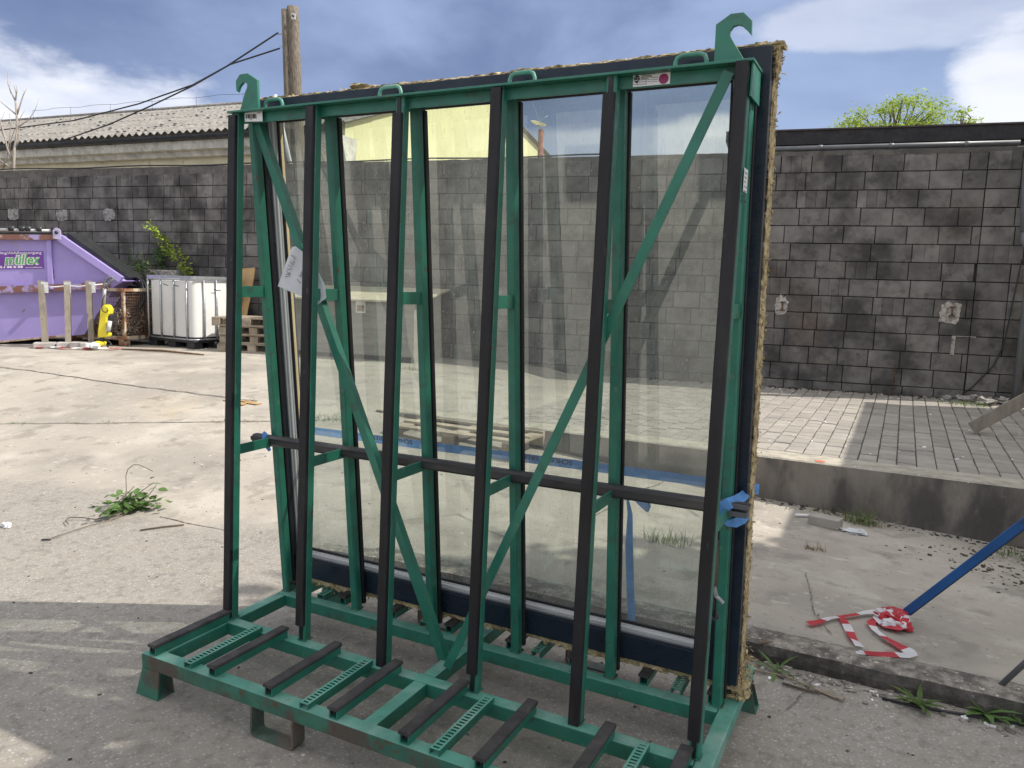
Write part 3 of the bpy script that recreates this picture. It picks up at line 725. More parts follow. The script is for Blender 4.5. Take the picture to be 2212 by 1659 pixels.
# chimney pipe with dish
cpos = at_depth(1167, 338, 24); zt = at_depth(1168, 282, 24).z
ch = thing('chimney_pipe', 'reddish chimney post with a white satellite dish, seen through the glass above the wall', 'chimney', (cpos.x, cpos.y, 0))
mb = MB(); c0 = Vector((cpos.x, cpos.y, 0)); mb.tube([c0+ez*1, c0+ez*zt], .085, 12); mb.build('pipe', MT['brick_red'], ch)
mb = MB(); dc = c0+ez*(zt+.14)-RH*.10; ax = (RH*.25+ez*.95).normalized(); t1 = ax.cross(FH).normalized(); t2 = ax.cross(t1)
rr = []
for k in range(6):
    r = .26*k/5+.004; rr.append([dc+t1*math.cos(a*math.pi/10)*r+t2*math.sin(a*math.pi/10)*r+ax*(r*r*.9) for a in range(20)])
mb.loft(rr, 0, False, True); mb.build('dish', MT['sign_white'], ch)
mb = MB(); mb.tube([dc, c0+ez*(zt-.02)], .02, 6); mb.tube([dc+t1*.1, dc+ax*.3+RH*.22, ], .01, 5); mb.tube([c0+RH*.05+ez*zt, c0-RH*.32+ez*(zt+.85)], .006, 4); mb.build('dish_arm', MT['steel'], ch)

# ------------------------------------------------------------------ utility pole and wires
pz = on_wall(640, 352, -.75); pc = Vector((pz.x, pz.y, 0)); dpt = (pz-CAM).dot(FH)
ptop = at_depth(627, 15, (pz-CAM).dot(FX)*1.0)
pole = thing('utility_pole', 'weathered wooden utility pole standing behind the wall beside the left hook', 'pole', (pc.x, pc.y, 0))
lean = (ptop-pz)/(ptop.z-pz.z)
def pa(z): q = pz+lean*(z-pz.z); return q
mb = MB(); rings = []
for i in range(24):
    z = lerp(-.3, ptop.z, i/23); r = lerp(.140, .105, i/23); c = pa(z)
    rings.append([c+RH*(math.cos(a*math.pi/10)*r+.045)+FH*math.sin(a*math.pi/10)*r for a in range(20)])
mb.loft(rings, 0, True, True); mb.build('pole_shaft', MT['poleWood'], pole)
mb = MB(); rings = []
for i in range(12):
    z = lerp(1.0, ptop.z-.06, i/11); c = pa(z)-RH*(lerp(.115, .092, i/11))-FH*.02; r = lerp(.095, .072, i/11)
    rings.append([c+RH*math.cos(a*math.pi/6)*r+FH*math.sin(a*math.pi/6)*r for a in range(12)])
mb.loft(rings, 0, True, True); mb.build('side_batten', MT['poleWood'], pole)
mb = MB(); c = pa(ptop.z-.22)+RH*.09-FH*.13; mb.obox(c, RH*.035, ez*.05, FH*.01); mb.build('tag_plate', MT['sign_white'], pole)
mb = MB(); mb.tube([c-FH*.02, c-FH*.06], .02, 8); mb.build('bolt', MT['dark_steel'], pole)
mb = MB(); e1 = pa(ptop.z-.49)-RH*.16; e2 = pa(ptop.z-.78)-RH*.16
mb.tube([e1+RH*.03, e1-RH*.09-ez*.03], .012, 5); mb.build('wire_clamp', MT['steel'], pole)
mb = MB(); mb.tube([e2+RH*.03, e2-RH*.07+ez*.05], .012, 5); mb.build('wire_clamp', MT['steel'], pole)
def wire(name, pts, label):
    mb = MB(); out = []
    for i in range(len(pts)-1):
        for k in range(8): out.append(lerp(Vector(pts[i]), Vector(pts[i+1]), k/8))
    out.append(Vector(pts[-1])); mb.tube(out, .016, 5)
    return tag(mb.build(name, MT['cable_black']), label, 'wire')
dw = (pz-CAM).dot(FX)
wire('overhead_wire', [e1-RH*.09]+[at_depth(px, py, d) for px, py, d in ((490, 143, dw+.6), (417, 183, dw+1.3), (300, 224, dw+2.3), (161, 260, dw+3.5), (0, 281, dw+5), (-160, 292, dw+6.5))], 'upper black wire running from the pole to the left picture edge')
wire('overhead_wire', [e2-RH*.07]+[at_depth(px, py, d) for px, py, d in ((497, 139, dw+.5), (417, 185, dw+1.3), (325, 229, dw+2.2), (235, 269, dw+3.1), (107, 313, dw+4.4))], 'lower black wire sagging from the pole down to the house eave')
mb = MB(); b_ = at_depth(607, 262, dw-.3); c_ = at_depth(628, 356, dw-.3); mb.tube([lerp(c_, b_, -.9), b_, lerp(c_, b_, 1.6)], .038, 10)
tag(mb.build('leaning_tube', MT['alu']), 'silver tube leaning in front of the wooden pole, above the wall', 'tube')

# ================================================================== THE A-FRAME RACK
ZR, RAIL = .178, .058
LX = [0, .433, .865, 1.291, 1.718, 2.146]
Y1, Y2, Y3, Y4 = -.374, .010, .376, .765      # rail centre lines
FY0, FYT, HT = .378, .190, 2.448              # far leg near face at foot and top; beam top
rack = thing('glass_rack', 'large green steel A-frame transport rack with black rubber strips, holding the big window', 'rack', (1.09, .19, 0))
G, GD_, GR, RB, RD = MT['green'], MT['green_dusty'], MT['green_rusty'], MT['rubber'], MT['rubber_dusty']
def tube_x(mb, x0, x1, yc, zt, w=RAIL, open0=False, open1=False, mi=0):
    h = w/2
    if not (open0 or open1): mb.box(x0, x1, yc-h, yc+h, zt-w, zt, mi); return
    t = .005
    mb.box(x0, x1, yc-h, yc+h, zt-t, zt, mi); mb.box(x0, x1, yc-h, yc+h, zt-w, zt-w+t, mi)
    mb.box(x0, x1, yc-h, yc-h+t, zt-w+t, zt-t, mi); mb.box(x0, x1, yc+h-t, yc+h, zt-w+t, zt-t, mi)
XR = 2.152
def topdust(o):
    o.data.materials.append(GD_)
    k = len(o.data.materials)-1
    for p in o.data.polygons:
        if p.normal.z > .9: p.material_index = k
    return o
mb = MB(); tube_x(mb, -.052, XR, Y1, ZR, open0=True); topdust(mb.build('base_rail', GR, rack, bevel=0))
mb = MB(); tube_x(mb, -.03, XR, Y2, ZR); topdust(mb.build('base_rail', G, rack, bevel=.004))
mb = MB(); tube_x(mb, -.03, XR, Y3, ZR); topdust(mb.build('base_rail', G, rack, bevel=.004))
mb = MB(); tube_x(mb, -.052, XR, Y4, ZR); topdust(mb.build('base_rail', G, rack, bevel=.004))
XM = 1.075
for (xa, xb, ya, yb) in ((-.03, .028, Y2+.03, Y3-.03), (-.03, .028, Y1+.03, Y2-.03), (-.03, .028, Y3+.03, Y4-.03), (XM-.029, XM+.029, Y1+.03, Y2-.03), (XM-.029, XM+.029, Y2+.03, Y3-.03), (XM-.029, XM+.029, Y3+.03, Y4-.03)):
    mb = MB(); mb.box(xa, xb, ya, yb, ZR-RAIL, ZR-(.0 if xa > .5 else .001)); topdust(mb.build('cross_member', G, rack, bevel=.004))
mb = MB(); mb.box(XR+.001, XR+.062, Y1-.03, Y4+.03, ZR-RAIL, ZR+.001); topdust(mb.build('end_member', GD_, rack, bevel=.005))
def leg_mb(x, y0, yt, w, d, z0=ZR, z1=HT-.008, xt=None):
    """leaning square leg with its -y face at y0 (foot) and yt (top); open channel at the front"""
    mb = MB(); xt = x if xt is None else xt
    def ringz(z, xc):
        t = (z-ZR)/(HT-ZR); y = lerp(y0, yt, t); c = .006
        return [(xc-w/2, y+c, z), (xc-w/2+c, y, z), (xc+w/2-c, y, z), (xc+w/2, y+c, z), (xc+w/2, y+d-c, z), (xc+w/2-c, y+d, z), (xc-w/2+c, y+d, z), (xc-w/2, y+d-c, z)]
    n = 8; mb.loft([ringz(lerp(z0, z1, i/n), lerp(x, xt, i/n)) for i in range(n+1)]); return mb
def strip_mb(x, ya, yta, w, d, z0, z1):
    mb = MB(); rings = []
    for i in range(29):
        z = lerp(z0, z1, i/28); t = (z-ZR)/(HT-ZR); y = lerp(ya, yta, t); q = noise.noise(Vector((x*7, z*3, 0)))*.0012; c = .003
        rings.append([(x-w/2+q, y, z), (x-w/2+q, y+c*0+d*.0+.0, z)] [:1]+[(x-w/2+q, y+c, z), (x-w/2+c+q, y, z), (x+w/2-c+q, y, z), (x+w/2+q, y+c, z), (x+w/2+q, y+d, z), (x-w/2+q, y+d, z)][0:0]+
                     [(x-w/2+c+q, y, z), (x+w/2-c+q, y, z), (x+w/2+q, y+c, z), (x+w/2+q, y+d, z), (x-w/2+q, y+d, z)])
    rings = [r[1:]+[] for r in rings]
    rings = [[(r[3][0]-w, r[0][1]+.003, r[0][2])]+r for r in rings]
    mb.loft(rings); return mb
tops = [.018, .012, .070, .012, .065, .006]; bots = [.01, .072, .0, .078, .0, .072]
for i, x in enumerate(LX):
    near = leg_mb(x, .012, .098, .039, .044).build('near_leg', G, rack)
    # the slot of the channel showing below/above the rubber
    sl = MB(); z0, z1 = ZR+.006, ZR+.10
    sl.box(x-.008, x+.008, .0095, .014, z0, z1); sl.build('channel_slot', MT['gasket'], near)
    if tops[i] > .05: sl = MB(); sl.box(x-.008, x+.008, .0925, .096, HT-.1, HT-.012); sl.build('channel_slot', MT['gasket'], near)
    strip_mb(x-.002, -.004, .082, .041, .018, ZR+bots[i], HT-tops[i]).build('rubber_strip', RB, rack)
    far = leg_mb(x-.004, FY0, FYT, .037, .046, z1=HT-.03).build('far_leg', G, rack)
    strip_mb(x-.002, FY0+.0465, FYT+.0465, .046, .020, ZR+.02, HT-.03).build('rubber_strip', RB, rack)
    for (yy, dd, xx) in ((.012, .044, x), (FY0, .046, x-.004)):
        wb = MB(); hw = .0215; pts = []
        for (cx, cy) in ((-hw, 0), (hw, 0), (hw, dd), (-hw, dd), (-hw, 0)):
            pts.append(Vector((xx+cx, yy+cy, ZR+.002)))
        out = []
        for a_, b_ in zip(pts, pts[1:]):
            for q_ in range(5): out.append(lerp(a_, b_, q_/5)+Vector((random.gauss(0, .0008), random.gauss(0, .0008), random.gauss(0, .0008))))
        wb.tube(out, .0035, 5, cap=False); wb.build('weld_bead', GR, rack, fix=False)
    # struts between the legs
    zl, zu = .985, 1.70
    for z, hh, nm in ((zl, .045, 'strut'), (zu, .05, 'strut')):
        t = (z-ZR)/(HT-ZR); ya = lerp(.012, .098, t)+.04; yb = lerp(FY0, FYT, t)+.012
        mb = MB(); mb.box(x+.004, x+.012, ya, yb, z-hh, z)
        if z > 1.2: mb.box(x-.016, x+.020, yb-.018, yb-.011, z-hh, z)
        mb.build(nm, G, rack, bevel=.001)
# top beam: web and flange
WY = .128
mb = MB(); mb.box(-.018, 2.172, WY, WY+.009, HT-.048, HT-.0085); mb.build('top_beam', G, rack, bevel=.001)
mb = MB(); mb.box(-.03, 2.18, .084, .238, HT-.008, HT); topdust(mb.build('top_flange', G, rack, bevel=.001))
mb = MB(); mb.poly([(2.171, .10, HT-.0085), (2.171, .235, HT-.0085), (2.171, .242, HT-.11), (2.171, .094, HT-.11)], (.005, 0, 0)); mb.build('end_gusset', G, rack)
# diagonals: angle bars from the beam ends down to the middle of the base
def angle_bar(pa, pb, w, t, flip):
    pa, pb = Vector(pa), Vector(pb); d = (pb-pa).normalized(); yv = Vector((0, 1, 0)); sv = d.cross(yv).normalized()*flip
    mb = MB(); y = Vector((0, 1, 0))
    rings = []
    for p in (pa, pb):
        rings.append([p, p+sv*w, p+sv*w+y*t, p+sv*t+y*t, p+sv*t+y*w, p+y*w])
    mb.loft(rings); return mb
def on_yp(px, py, y): return on_y(px, py, y)
a1 = on_y(556, 258, .150); a1.z = HT-.04; b1 = on_y(968, 1402, .19)
a2 = on_y(1566, 150, .128); a2.z = HT-.02
dbar = angle_bar((a1.x, .158, a1.z), (b1.x, .172, ZR+.004), .036, .005, -1).build('diagonal_brace', G, rack)
b2 = on_y(984, 1415, .17)
angle_bar((a2.x, .110, a2.z), (XM+.012, .128, ZR+.004), .036, .005, 1).build('diagonal_brace', G, rack)
# bearer bars across both bays: rubber-topped channels and slotted channels
def rubber_bar(x, ya, yb, dusty=True):
    w, h = .036, .034
    mb = MB(); t = .004
    mb.box(x-w/2, x-w/2+t, ya, yb, ZR+.001, ZR+h); mb.box(x+w/2-t, x+w/2, ya, yb, ZR+.001, ZR+h); mb.box(x-w/2+t, x+w/2-t, ya+.0, yb, ZR+.001, ZR+.001+t)
    o = mb.build('bearer_bar', G, rack)
    mb = MB(); n = 16; rings = []
    for i in range(n+1):
        y = lerp(ya-.006, yb+.004, i/n); z = ZR+h; q = noise.noise(Vector((x*9, y*8, 0)))*.0015
        rings.append([(x-w/2-.004, y, z+.001), (x+w/2+.004, y, z+.001), (x+w/2+.004, y, z+.010+q), (x+w/2, y, z+.014+q), (x-w/2, y, z+.014+q), (x-w/2-.004, y, z+.010+q)])
    mb.loft(rings); r_ = mb.build('rubber_cap', RD if dusty else RB, o)
    mb = MB(); mb.box(x-.010, x-.005, ya-.003, yb-.1, ZR+h-.016, ZR+h+.0005); mb.box(x+.004, x+.010, ya-.003, yb-.1, ZR+h-.014, ZR+h+.0005); mb.build('rubber_tongue', RB, o)
def slotted_bar(x, ya, yb):
    w, h, t = .040, .026, .003; z = ZR+h-.004; mb = MB()
    mb.box(x-w/2, x-w/2+t, ya, yb, ZR-.012, z); mb.box(x+w/2-t, x+w/2, ya, yb, ZR-.012, z)
    # top web with a row of slots cut through it
    e = .008; mb.box(x-w/2+t, x-w/2+t+.0055, ya, yb, z-t, z); mb.box(x+w/2-t-.0055, x+w/2-t, ya, yb, z-t, z)
    pitch = .0185; y = ya
    xa, xb = x-w/2+t+.0055, x+w/2-t-.0055
    while y < yb-.001:
        y2 = min(yb, y+pitch*.5); mb.box(xa, xb, y, y2, z-t, z); y += pitch
    return topdust(mb.build('slotted_bar', G, rack))
def bar_x(px, py, top=.048): return on_z(px, py, ZR+top).x
def C4(cx, cy): return ((340+cx*.29837)*.8641, (1440+cy*.29837)*.8641)
def C5(cx, cy): return ((1000+cx*.36166)*.8641, (1440+cy*.36166)*.8641)
rub = [bar_x(*C4(175, 600)), bar_x(*C4(625, 750)), bar_x(*C4(1110, 905)), bar_x(*C4(1655, 1090)), bar_x(*C5(25, 1075)), bar_x(*C5(545, 1255)), None]
slot = [bar_x(*C4(432, 722), .024), bar_x(*C4(1400, 1065), .024), bar_x(*C5(240, 1190), .024)]
rub[6] = on_z(1306, 1579, ZR+.048).x; slot.append(on_z(1383, 1618, ZR+.024).x); rub.append(2.124)
rub[0] = 0.0
YA, YB = Y1-.018, Y2-.004
for i, x in enumerate(rub): rubber_bar(x, YA, YB)
for x in slot: slotted_bar(x, YA-.002, YB-.012)
YC, YD = Y3+.022, Y4+.020
for x in rub: rubber_bar(x, YC, YD)
for x in slot: slotted_bar(x, YC, YD)
# feet at the corners
def foot(x0, yc, sgn):
    mb = MB(); zt = ZR-RAIL-.001; t = .007; w = .10; spl = .03
    for ys in (-1, 1):
        y = yc+ys*.03
        mb.poly([(x0, y, zt), (x0+sgn*w, y, zt), (x0+sgn*(w+.0), y+ys*.012, .0), (x0-sgn*spl, y+ys*.012, .0)], (0, -ys*t, 0))
    mb.box(min(x0-sgn*spl, x0+sgn*w), max(x0-sgn*spl, x0+sgn*w), yc-.042, yc+.042, -.004, .004)
    o = mb.build('foot', GR, rack); return o
for (x0, yc, sg) in ((-.05, Y1, 1), (-.05, Y4, 1), (XR+.06, Y1, -1), (XR+.06, Y4, -1)): foot(x0, yc, sg)
# fork loops under the outer rails
lx0 = on_z(*C4(965, 1085), ZR-RAIL).x; lx1 = on_z(*C4(1325, 1215), ZR-RAIL).x
def loop(xa, xb, yc):
    mb = MB(); t = .009; r = .022; zt = ZR-RAIL-.001; pts = []
    def arc(cx, cz, a0, a1, rr): return [(cx+rr*math.cos(lerp(a0, a1, k/6)), cz+rr*math.sin(lerp(a0, a1, k/6))) for k in range(7)]
    outer = [(xa, zt)]+arc(xa+r, r+.0, math.pi, 1.5*math.pi, r)+arc(xb-r, r, 1.5*math.pi, 2*math.pi, r)+[(xb, zt)]
    inner = [(xb-t, zt)]+arc(xb-r, r, 2*math.pi, 1.5*math.pi, r-t)+arc(xa+r, r, 1.5*math.pi, math.pi, r-t)+[(xa+t, zt)]
    rings = []
    path = list(zip(outer, list(reversed(inner))))
    for (ox, oz), (ix, iz) in path: rings.append([(ox, yc-.032, oz), (ix, yc-.032, iz), (ix, yc+.032, iz), (ox, yc+.032, oz)])
    mb.loft(rings); mb.build('fork_loop', MT['loop_steel'], rack)
for yc in (Y1, Y4):
    loop(lx0, lx1, yc); loop(2.10-lx1+.05, 2.10-lx0+.05, yc)
# handles on the flange
def handle(px0, px1, py, hgt=.062):
    xa = on_y(px0, py, .20).x; xb = on_y(px1, py, .20).x
    mb = MB(); r = .022; z = HT+hgt; pts = [(xa, .2, HT), (xa, .2, z-r), (xa+.006, .2, z-.007), (xa+r, .2, z), (xb-r, .2, z), (xb-.006, .2, z-.007), (xb, .2, z-r), (xb, .2, HT)]
    mb.tube(pts, .0075, 8); mb.build('handle', GD_, rack)
handle(573, 610, 222); handle(820, 866, 200); handle(1101, 1155, 172); handle(1459, 1526, 133)
# hooks: thick flame-cut plates standing on the flange
def K1(x, y): return (x*.3888*.8641, y*.3888*.8641)
def K4(x, y): return ((1400+x*.30136)*.8641, y*.30136*.8641)
hl = [(1535, 682), (1572, 600), (1588, 560), (1588, 540), (1575, 528), (1560, 530), (1540, 555), (1528, 592), (1518, 582), (1515, 520), (1540, 478), (1590, 470), (1652, 512), (1660, 676)]
hr = [(1277, 497), (1293, 203), (1418, 112), (1524, 100), (1593, 168), (1589, 292), (1548, 245), (1510, 212), (1480, 205), (1440, 218), (1412, 255), (1408, 290), (1430, 330), (1553, 466)]
for pts, K, y in ((hl, K1, .150), (hr, K4, .150)):
    P = [on_y(*K(*p), y) for p in pts]
    for i in (0, len(P)-1): P[i].z = HT+.0005
    mb = MB(); mb.poly(P, (0, .014, 0)); mb.build('crane_hook', GD_ if False else G, rack, bevel=.0015)
# type plate and barcode label
def plate(name, label_parent, px, y, w_, h_, pts, m):
    pass
def quad(pts, y, m, name, parent, thick=.0015):
    mb = MB(); mb.poly([on_y(px, py, y) for px, py in pts], (0, thick, 0)); return mb.build(name, m, parent)
tp = [(1367, 187), (1447, 182), (1447, 153), (1368, 160)]
P = [on_y(px, py, WY-.002) for px, py in tp]; x0, x1 = P[0].x, P[1].x; z0, z1 = (P[0].z+P[1].z)/2, (P[2].z+P[3].z)/2
pl_ = thing('type_plate', 'white maker plate with a magenta disc riveted to the right end of the beam', 'plate', (x0, WY-.003, z0))
mb = MB(); mb.box(x0, x1, WY-.0025, WY-.0005, z0, z1); mb.build('plate', MT['white_label'], pl_, bevel=.0005)
w_, h_ = x1-x0, z1-z0
def prt(u0, u1, v0, v1, m='ink'):
    mb = MB(); mb.box(x0+u0*w_, x0+u1*w_, WY-.0034, WY-.0027, z0+v0*h_, z0+v1*h_); return mb.build('print', MT[m], pl_)
mb = MB(); c = (x0+.10*w_, z0+.62*h_); mb.poly([(c[0]-.012, WY-.003, c[1]+.004), (c[0], WY-.003, c[1]+.013), (c[0]+.012, WY-.003, c[1]+.004)], (0, .0004, 0)); mb.poly([(c[0]-.010, WY-.003, c[1]-.007), (c[0], WY-.003, c[1]-.015), (c[0]+.010, WY-.003, c[1]-.007)], (0, .0004, 0)); mb.build('logo', MT['ink'], pl_)
text_obj('logo_lettering', 'REMONA', .011, MT['ink'], pl_, (x0+.02*w_, WY-.0031, c[1]-.0045), (1, 0, 0), (0, 0, 1), bold=.0004, width=.17*w_)
for k, (a, b) in enumerate(((.22, .60), (.22, .50), (.22, .52), (.22, .42))): prt(a, b, .86-k*.1, .90-k*.1)
for (a, b, v) in ((.13, .37, .50), (.13, .37, .33), (.13, .37, .16), (.50, .68, .58), (.50, .68, .42), (.50, .68, .26), (.02, .12, .20), (.39, .48, .48), (.39, .48, .30)): prt(a, b, v-.012, v+.012)
for v in (.12, .36): prt(v, v+.006, .05, .52)
prt(.73, .93, .88, .93)
mb = MB(); cx, cz, r = x0+.83*w_, z0+.42*h_, .40*h_; mb.poly([(cx+r*math.cos(a*math.pi/16), WY-.0031, cz+r*math.sin(a*math.pi/16)) for a in range(32)], (0, .0005, 0)); mb.build('disc', MT['magenta'], pl_)
bp_ = [(529, 263), (567, 262), (566, 236), (528, 239)]; yb = .112
P = [on_y(px, py, yb) for px, py in bp_]
bl = thing('barcode_label', 'small white barcode label hanging at the left end of the beam', 'label', (P[0].x, yb, P[0].z))
ex = (P[1]-P[0]).normalized(); ey = (P[3]-P[0]).normalized(); W_, H_ = (P[1]-P[0]).length, (P[3]-P[0]).length
mb = MB(); mb.poly(P, (0, .0015, 0)); mb.build('card', MT['white_label'], bl)
rng = random.Random(3); u = .06
while u < .68:
    b = rng.choice((.008, .012, .02)); o = P[0]+ex*(u*W_)+ey*(.26*H_)+Vector((0, -.0009, 0)); mb = MB()
    mb.poly([o, o+ex*b*W_, o+ex*b*W_+ey*.40*H_, o+ey*.40*H_], (0, .0006, 0)); mb.build('bar', MT['ink'], bl); u += b+rng.choice((.010, .016, .026))
for (u0, u1, v) in ((.04, .45, .84), (.70, .95, .86), (.74, .92, .74), (.30, .42, .14)):
    o = P[0]+ex*(u0*W_)+ey*(v*H_)+Vector((0, -.0009, 0)); mb = MB(); mb.poly([o, o+ex*(u1-u0)*W_, o+ex*(u1-u0)*W_+ey*.05*H_, o+ey*.05*H_], (0, .0006, 0)); mb.build('print', MT['ink'], bl)
# narrow white label on the side of the right near leg
xs_ = LX[5]+.0235; n_ = Vector((1, 0, 0))
mb = MB()
za, zb = on_y(1600, 365, .12).z, on_y(1602, 415, .12).z
sl_ = thing('side_label', 'narrow white label with small print stuck on the side of the right end leg', 'label', (xs_, .12, zb))
tt = (za-ZR)/(HT-ZR)
mb.box(xs_+.0006, xs_+.0016, .095, .155, zb, za); mb.build('label_card', MT['white_label'], sl_)
for k in range(7):
    mb = MB(); zz = za-.012-k*.014; mb.box(xs_+.0017, xs_+.002, .100, .150-.01*(k % 3), zz-.002 if k < 5 else zz-.008, zz); mb.build('print', MT['ink'], sl_)

# ================================================================== THE WINDOW leaning on the far legs
def wpl(z): t = (z-ZR)/(HT-ZR); return lerp(FY0, FYT, t)+.0705
W0 = Vector((0, wpl(ZR), ZR)); lean_v = (Vector((0, wpl(HT), HT))-W0).normalized(); WNRM = lean_v.cross(Vector((1, 0, 0))).normalized()
if WNRM.y > 0: WNRM = -WNRM
def onw(px, py, off=0.): return on_plane(px, py, W0-WNRM*off, WNRM)
def wco(p): d = Vector(p)-W0; return d.x, d.dot(lean_v)
uTL = wco(onw(522, 212)); uTR = wco(onw(1655, 98)); uBR = wco(onw(1590, 1489))
WX0, WX1 = uTL[0], (uTR[0]+uBR[0])/2+.010; V1 = (uTL[1]+uTR[1])/2-.008; V0 = max(uBR[1], .07)
print('WINDOW', uTL, uTR, uBR, WX0, WX1, V0, V1)
def wv(x, v, d): return W0+Vector((x, 0, 0))+lean_v*v-WNRM*d      # d = depth behind the near face
win = thing('window_unit', 'huge dark framed fixed window with dusty glass leaning on the far side of the rack', 'window', wv((WX0+WX1)/2, V0, .05))
def wbx(mb, x0, x1, v0, v1, d0, d1, mi=0):
    vs = [wv(x, v, d) for v in (v0, v1) for x, d in ((x0, d0), (x1, d0), (x1, d1), (x0, d1))]
    mb.add(vs, [(0,3,2,1),(4,5,6,7),(0,1,5,4),(1,2,6,5),(2,3,7,6),(3,0,4,7)], mi)
FW, DP = .102, .125
GT = wco(onw(981, 232.5, .062))[1]+.034
print('GT', GT, V1-GT)
WX0 = WX0+.035
mb = MB(); wbx(mb, WX0, WX0+FW-.012, V0, V1, 0, DP); mb.build('frame_member', MT['navy'], win, bevel=.002)
mb = MB(); wbx(mb, WX1-FW, WX1, V0, V1, 0, DP); mb.build('frame_member', MT['navy'], win, bevel=.002)
mb = MB(); wbx(mb, WX0+FW-.012, WX1-FW, V0, V0+FW, 0.0005, DP); mb.build('frame_member', MT['navy'], win, bevel=.002)
mb = MB(); wbx(mb, WX0+FW-.012, WX1-FW, GT, V1, 0.0005, DP); mb.build('frame_member', MT['navy'], win, bevel=.002)
GX0, GX1, GV0, GV1 = WX0+FW-.012, WX1-FW, V0+FW, GT; GDp = .062
# stepped aluminium beads round the reveal, gasket, liner behind the pane
for nm, d0, d1, t, m in (('bead', .003, .013, .006, 'navy'), ('bead', .014, .028, .013, 'alu_dull'), ('bead', .030, .041, .020, 'alu'), ('bead', .043, .052, .024, 'alu'), ('gasket', .053, .0615, .034, 'gasket'), ('liner', .066, .088, .020, 'seal_yellow')):
    for side in range(4):
        mb = MB()
        if side == 0: wbx(mb, GX0-.001, GX0+t+(.004 if nm == 'liner' else 0), GV0, GV1, d0, d1)
        elif side == 1: wbx(mb, GX1-t, GX1+.001, GV0, GV1, d0, d1)
        elif side == 2: wbx(mb, GX0+t, GX1-t, GV0-.001, GV0+t-(.006 if nm == 'liner' else 0), d0, d1)
        else: wbx(mb, GX0+t, GX1-t, GV1-t, GV1+.001, d0, d1)
        mb.build(nm, MT[m], win)
mb = MB(); a, b, c, d = wv(GX0+.003, GV0+.003, GDp), wv(GX1-.003, GV0+.003, GDp), wv(GX1-.003, GV1-.003, GDp), wv(GX0+.003, GV1-.003, GDp)
mb.add([a, b, c, d], [(0, 1, 2, 3)]); mb.build('glass_pane', MT['glass'], win, fix=False)
# mineral wool round the frame
def wool(name, p_fn, L_, nseg, w, seed):
    """p_fn(t, a, b): t along, a across thickness (0 at the frame), b across depth"""
    mb = MB(); rings = []; NR = 14
    for i in range(nseg+1):
        t = i/nseg; ring = []
        for k in range(NR):
            ang = 2*math.pi*k/NR; ca, sa = math.cos(ang), math.sin(ang)
            kk = 1/max(abs(ca), abs(sa))**.6
            n1 = noise.noise(Vector((t*L_*5, ca*1.1+seed, sa*1.1)))*.5+noise.noise(Vector((t*L_*22, ca*2+seed, sa*2)))*.45+noise.noise(Vector((t*L_*60, ca*4+seed, sa*4)))*.55
            r = 1+n1*.75
            a = max(-.4, (ca*kk*r+1)/2); b = (sa*kk*(1+n1*.3)+1)/2
            ring.append(p_fn(t, a*w, b))
        rings.append(ring)
    mb.loft(rings, 0, True, False); return mb.build(name, MT['wool'], win)
wool('mineral_wool', lambda t, a, b: wv(lerp(WX0-.01, WX1+.03, t), V1+a-.003, .030+b*.085), WX1-WX0, 330, .019, 0)
wool('mineral_wool', lambda t, a, b: wv(WX1+a-.004, lerp(V0-.01, V1+.01, t), .045+b*.075), V1-V0, 460, .013, 5)
wool('mineral_wool', lambda t, a, b: wv(lerp(WX0+.02, WX1+.01, t), V0-a+.003, .012+b*.10), WX1-WX0, 330, .040, 9)
wool('mineral_wool', lambda t, a, b: wv(WX0-a+.003, lerp(V0, V1, t), .030+b*.085), V1-V0, 300, .012, 13)
def tuft(px, py, r, seed, drop=(0, 0, 0), off=.06):
    c = onw(px, py, off); mb = MB(); rings = []; n = 12
    for i in range(9):
        th = math.pi*i/8
        rings.append([])
        for k in range(n):
            v = Vector((math.sin(th)*math.cos(2*math.pi*k/n), math.sin(th)*math.sin(2*math.pi*k/n), math.cos(th)))
            q = 1+noise.noise(v*2.3+Vector((seed, 0, 0)))*.9+noise.noise(v*7+Vector((seed, 0, 0)))*.4
            rings[-1].append(c+Vector((v.x*r[0], v.y*r[1], v.z*r[2]))*q+Vector(drop)*(1-v.z)*.5)
    mb.loft(rings); mb.build('wool_tuft', MT['wool'], win)
tuft(1668, 112, (.026, .03, .03), 1); tuft(1678, 128, (.014, .02, .045), 2); tuft(1672, 104, (.012, .02, .018), 8)
tuft(1648, 100, (.04, .03, .010), 3); tuft(775, 186, (.035, .03, .009), 4); tuft(790, 188, (.055, .03, .008), 14); tuft(533, 222, (.010, .02, .014), 5)
tuft(1596, 1478, (.035, .05, .05), 6); tuft(1604, 1494, (.030, .05, .025), 7); tuft(1575, 1496, (.06, .05, .02), 11); tuft(1662, 250, (.01, .02, .02), 12); tuft(1654, 330, (.012, .02, .03), 15)
rgw = random.Random(44); mb = MB()
def flake(x, v, d, s_):
    c = wv(x, v, d); e1 = Vector((rgw.gauss(0, 1), rgw.gauss(0, .6), rgw.gauss(0, 1))).normalized()*s_; e2 = Vector((rgw.gauss(0, 1), rgw.gauss(0, 1), rgw.gauss(0, 1))).normalized()*s_*.45
    mb.add([c-e1-e2*.4, c+e2, c+e1*1.1, c-e2], [(0, 1, 2, 3)])
for _ in range(900): flake(WX1+abs(rgw.gauss(.006, .006)), rgw.uniform(V0, V1), rgw.uniform(.04, .12), rgw.uniform(.003, .012))
for _ in range(600): flake(rgw.uniform(WX0, WX1), V1+abs(rgw.gauss(.010, .004)), rgw.uniform(.03, .11), rgw.uniform(.003, .011))
for _ in range(500): flake(rgw.uniform(WX0, WX1), V0-abs(rgw.gauss(.028, .010)), rgw.uniform(.01, .1), rgw.uniform(.003, .011))
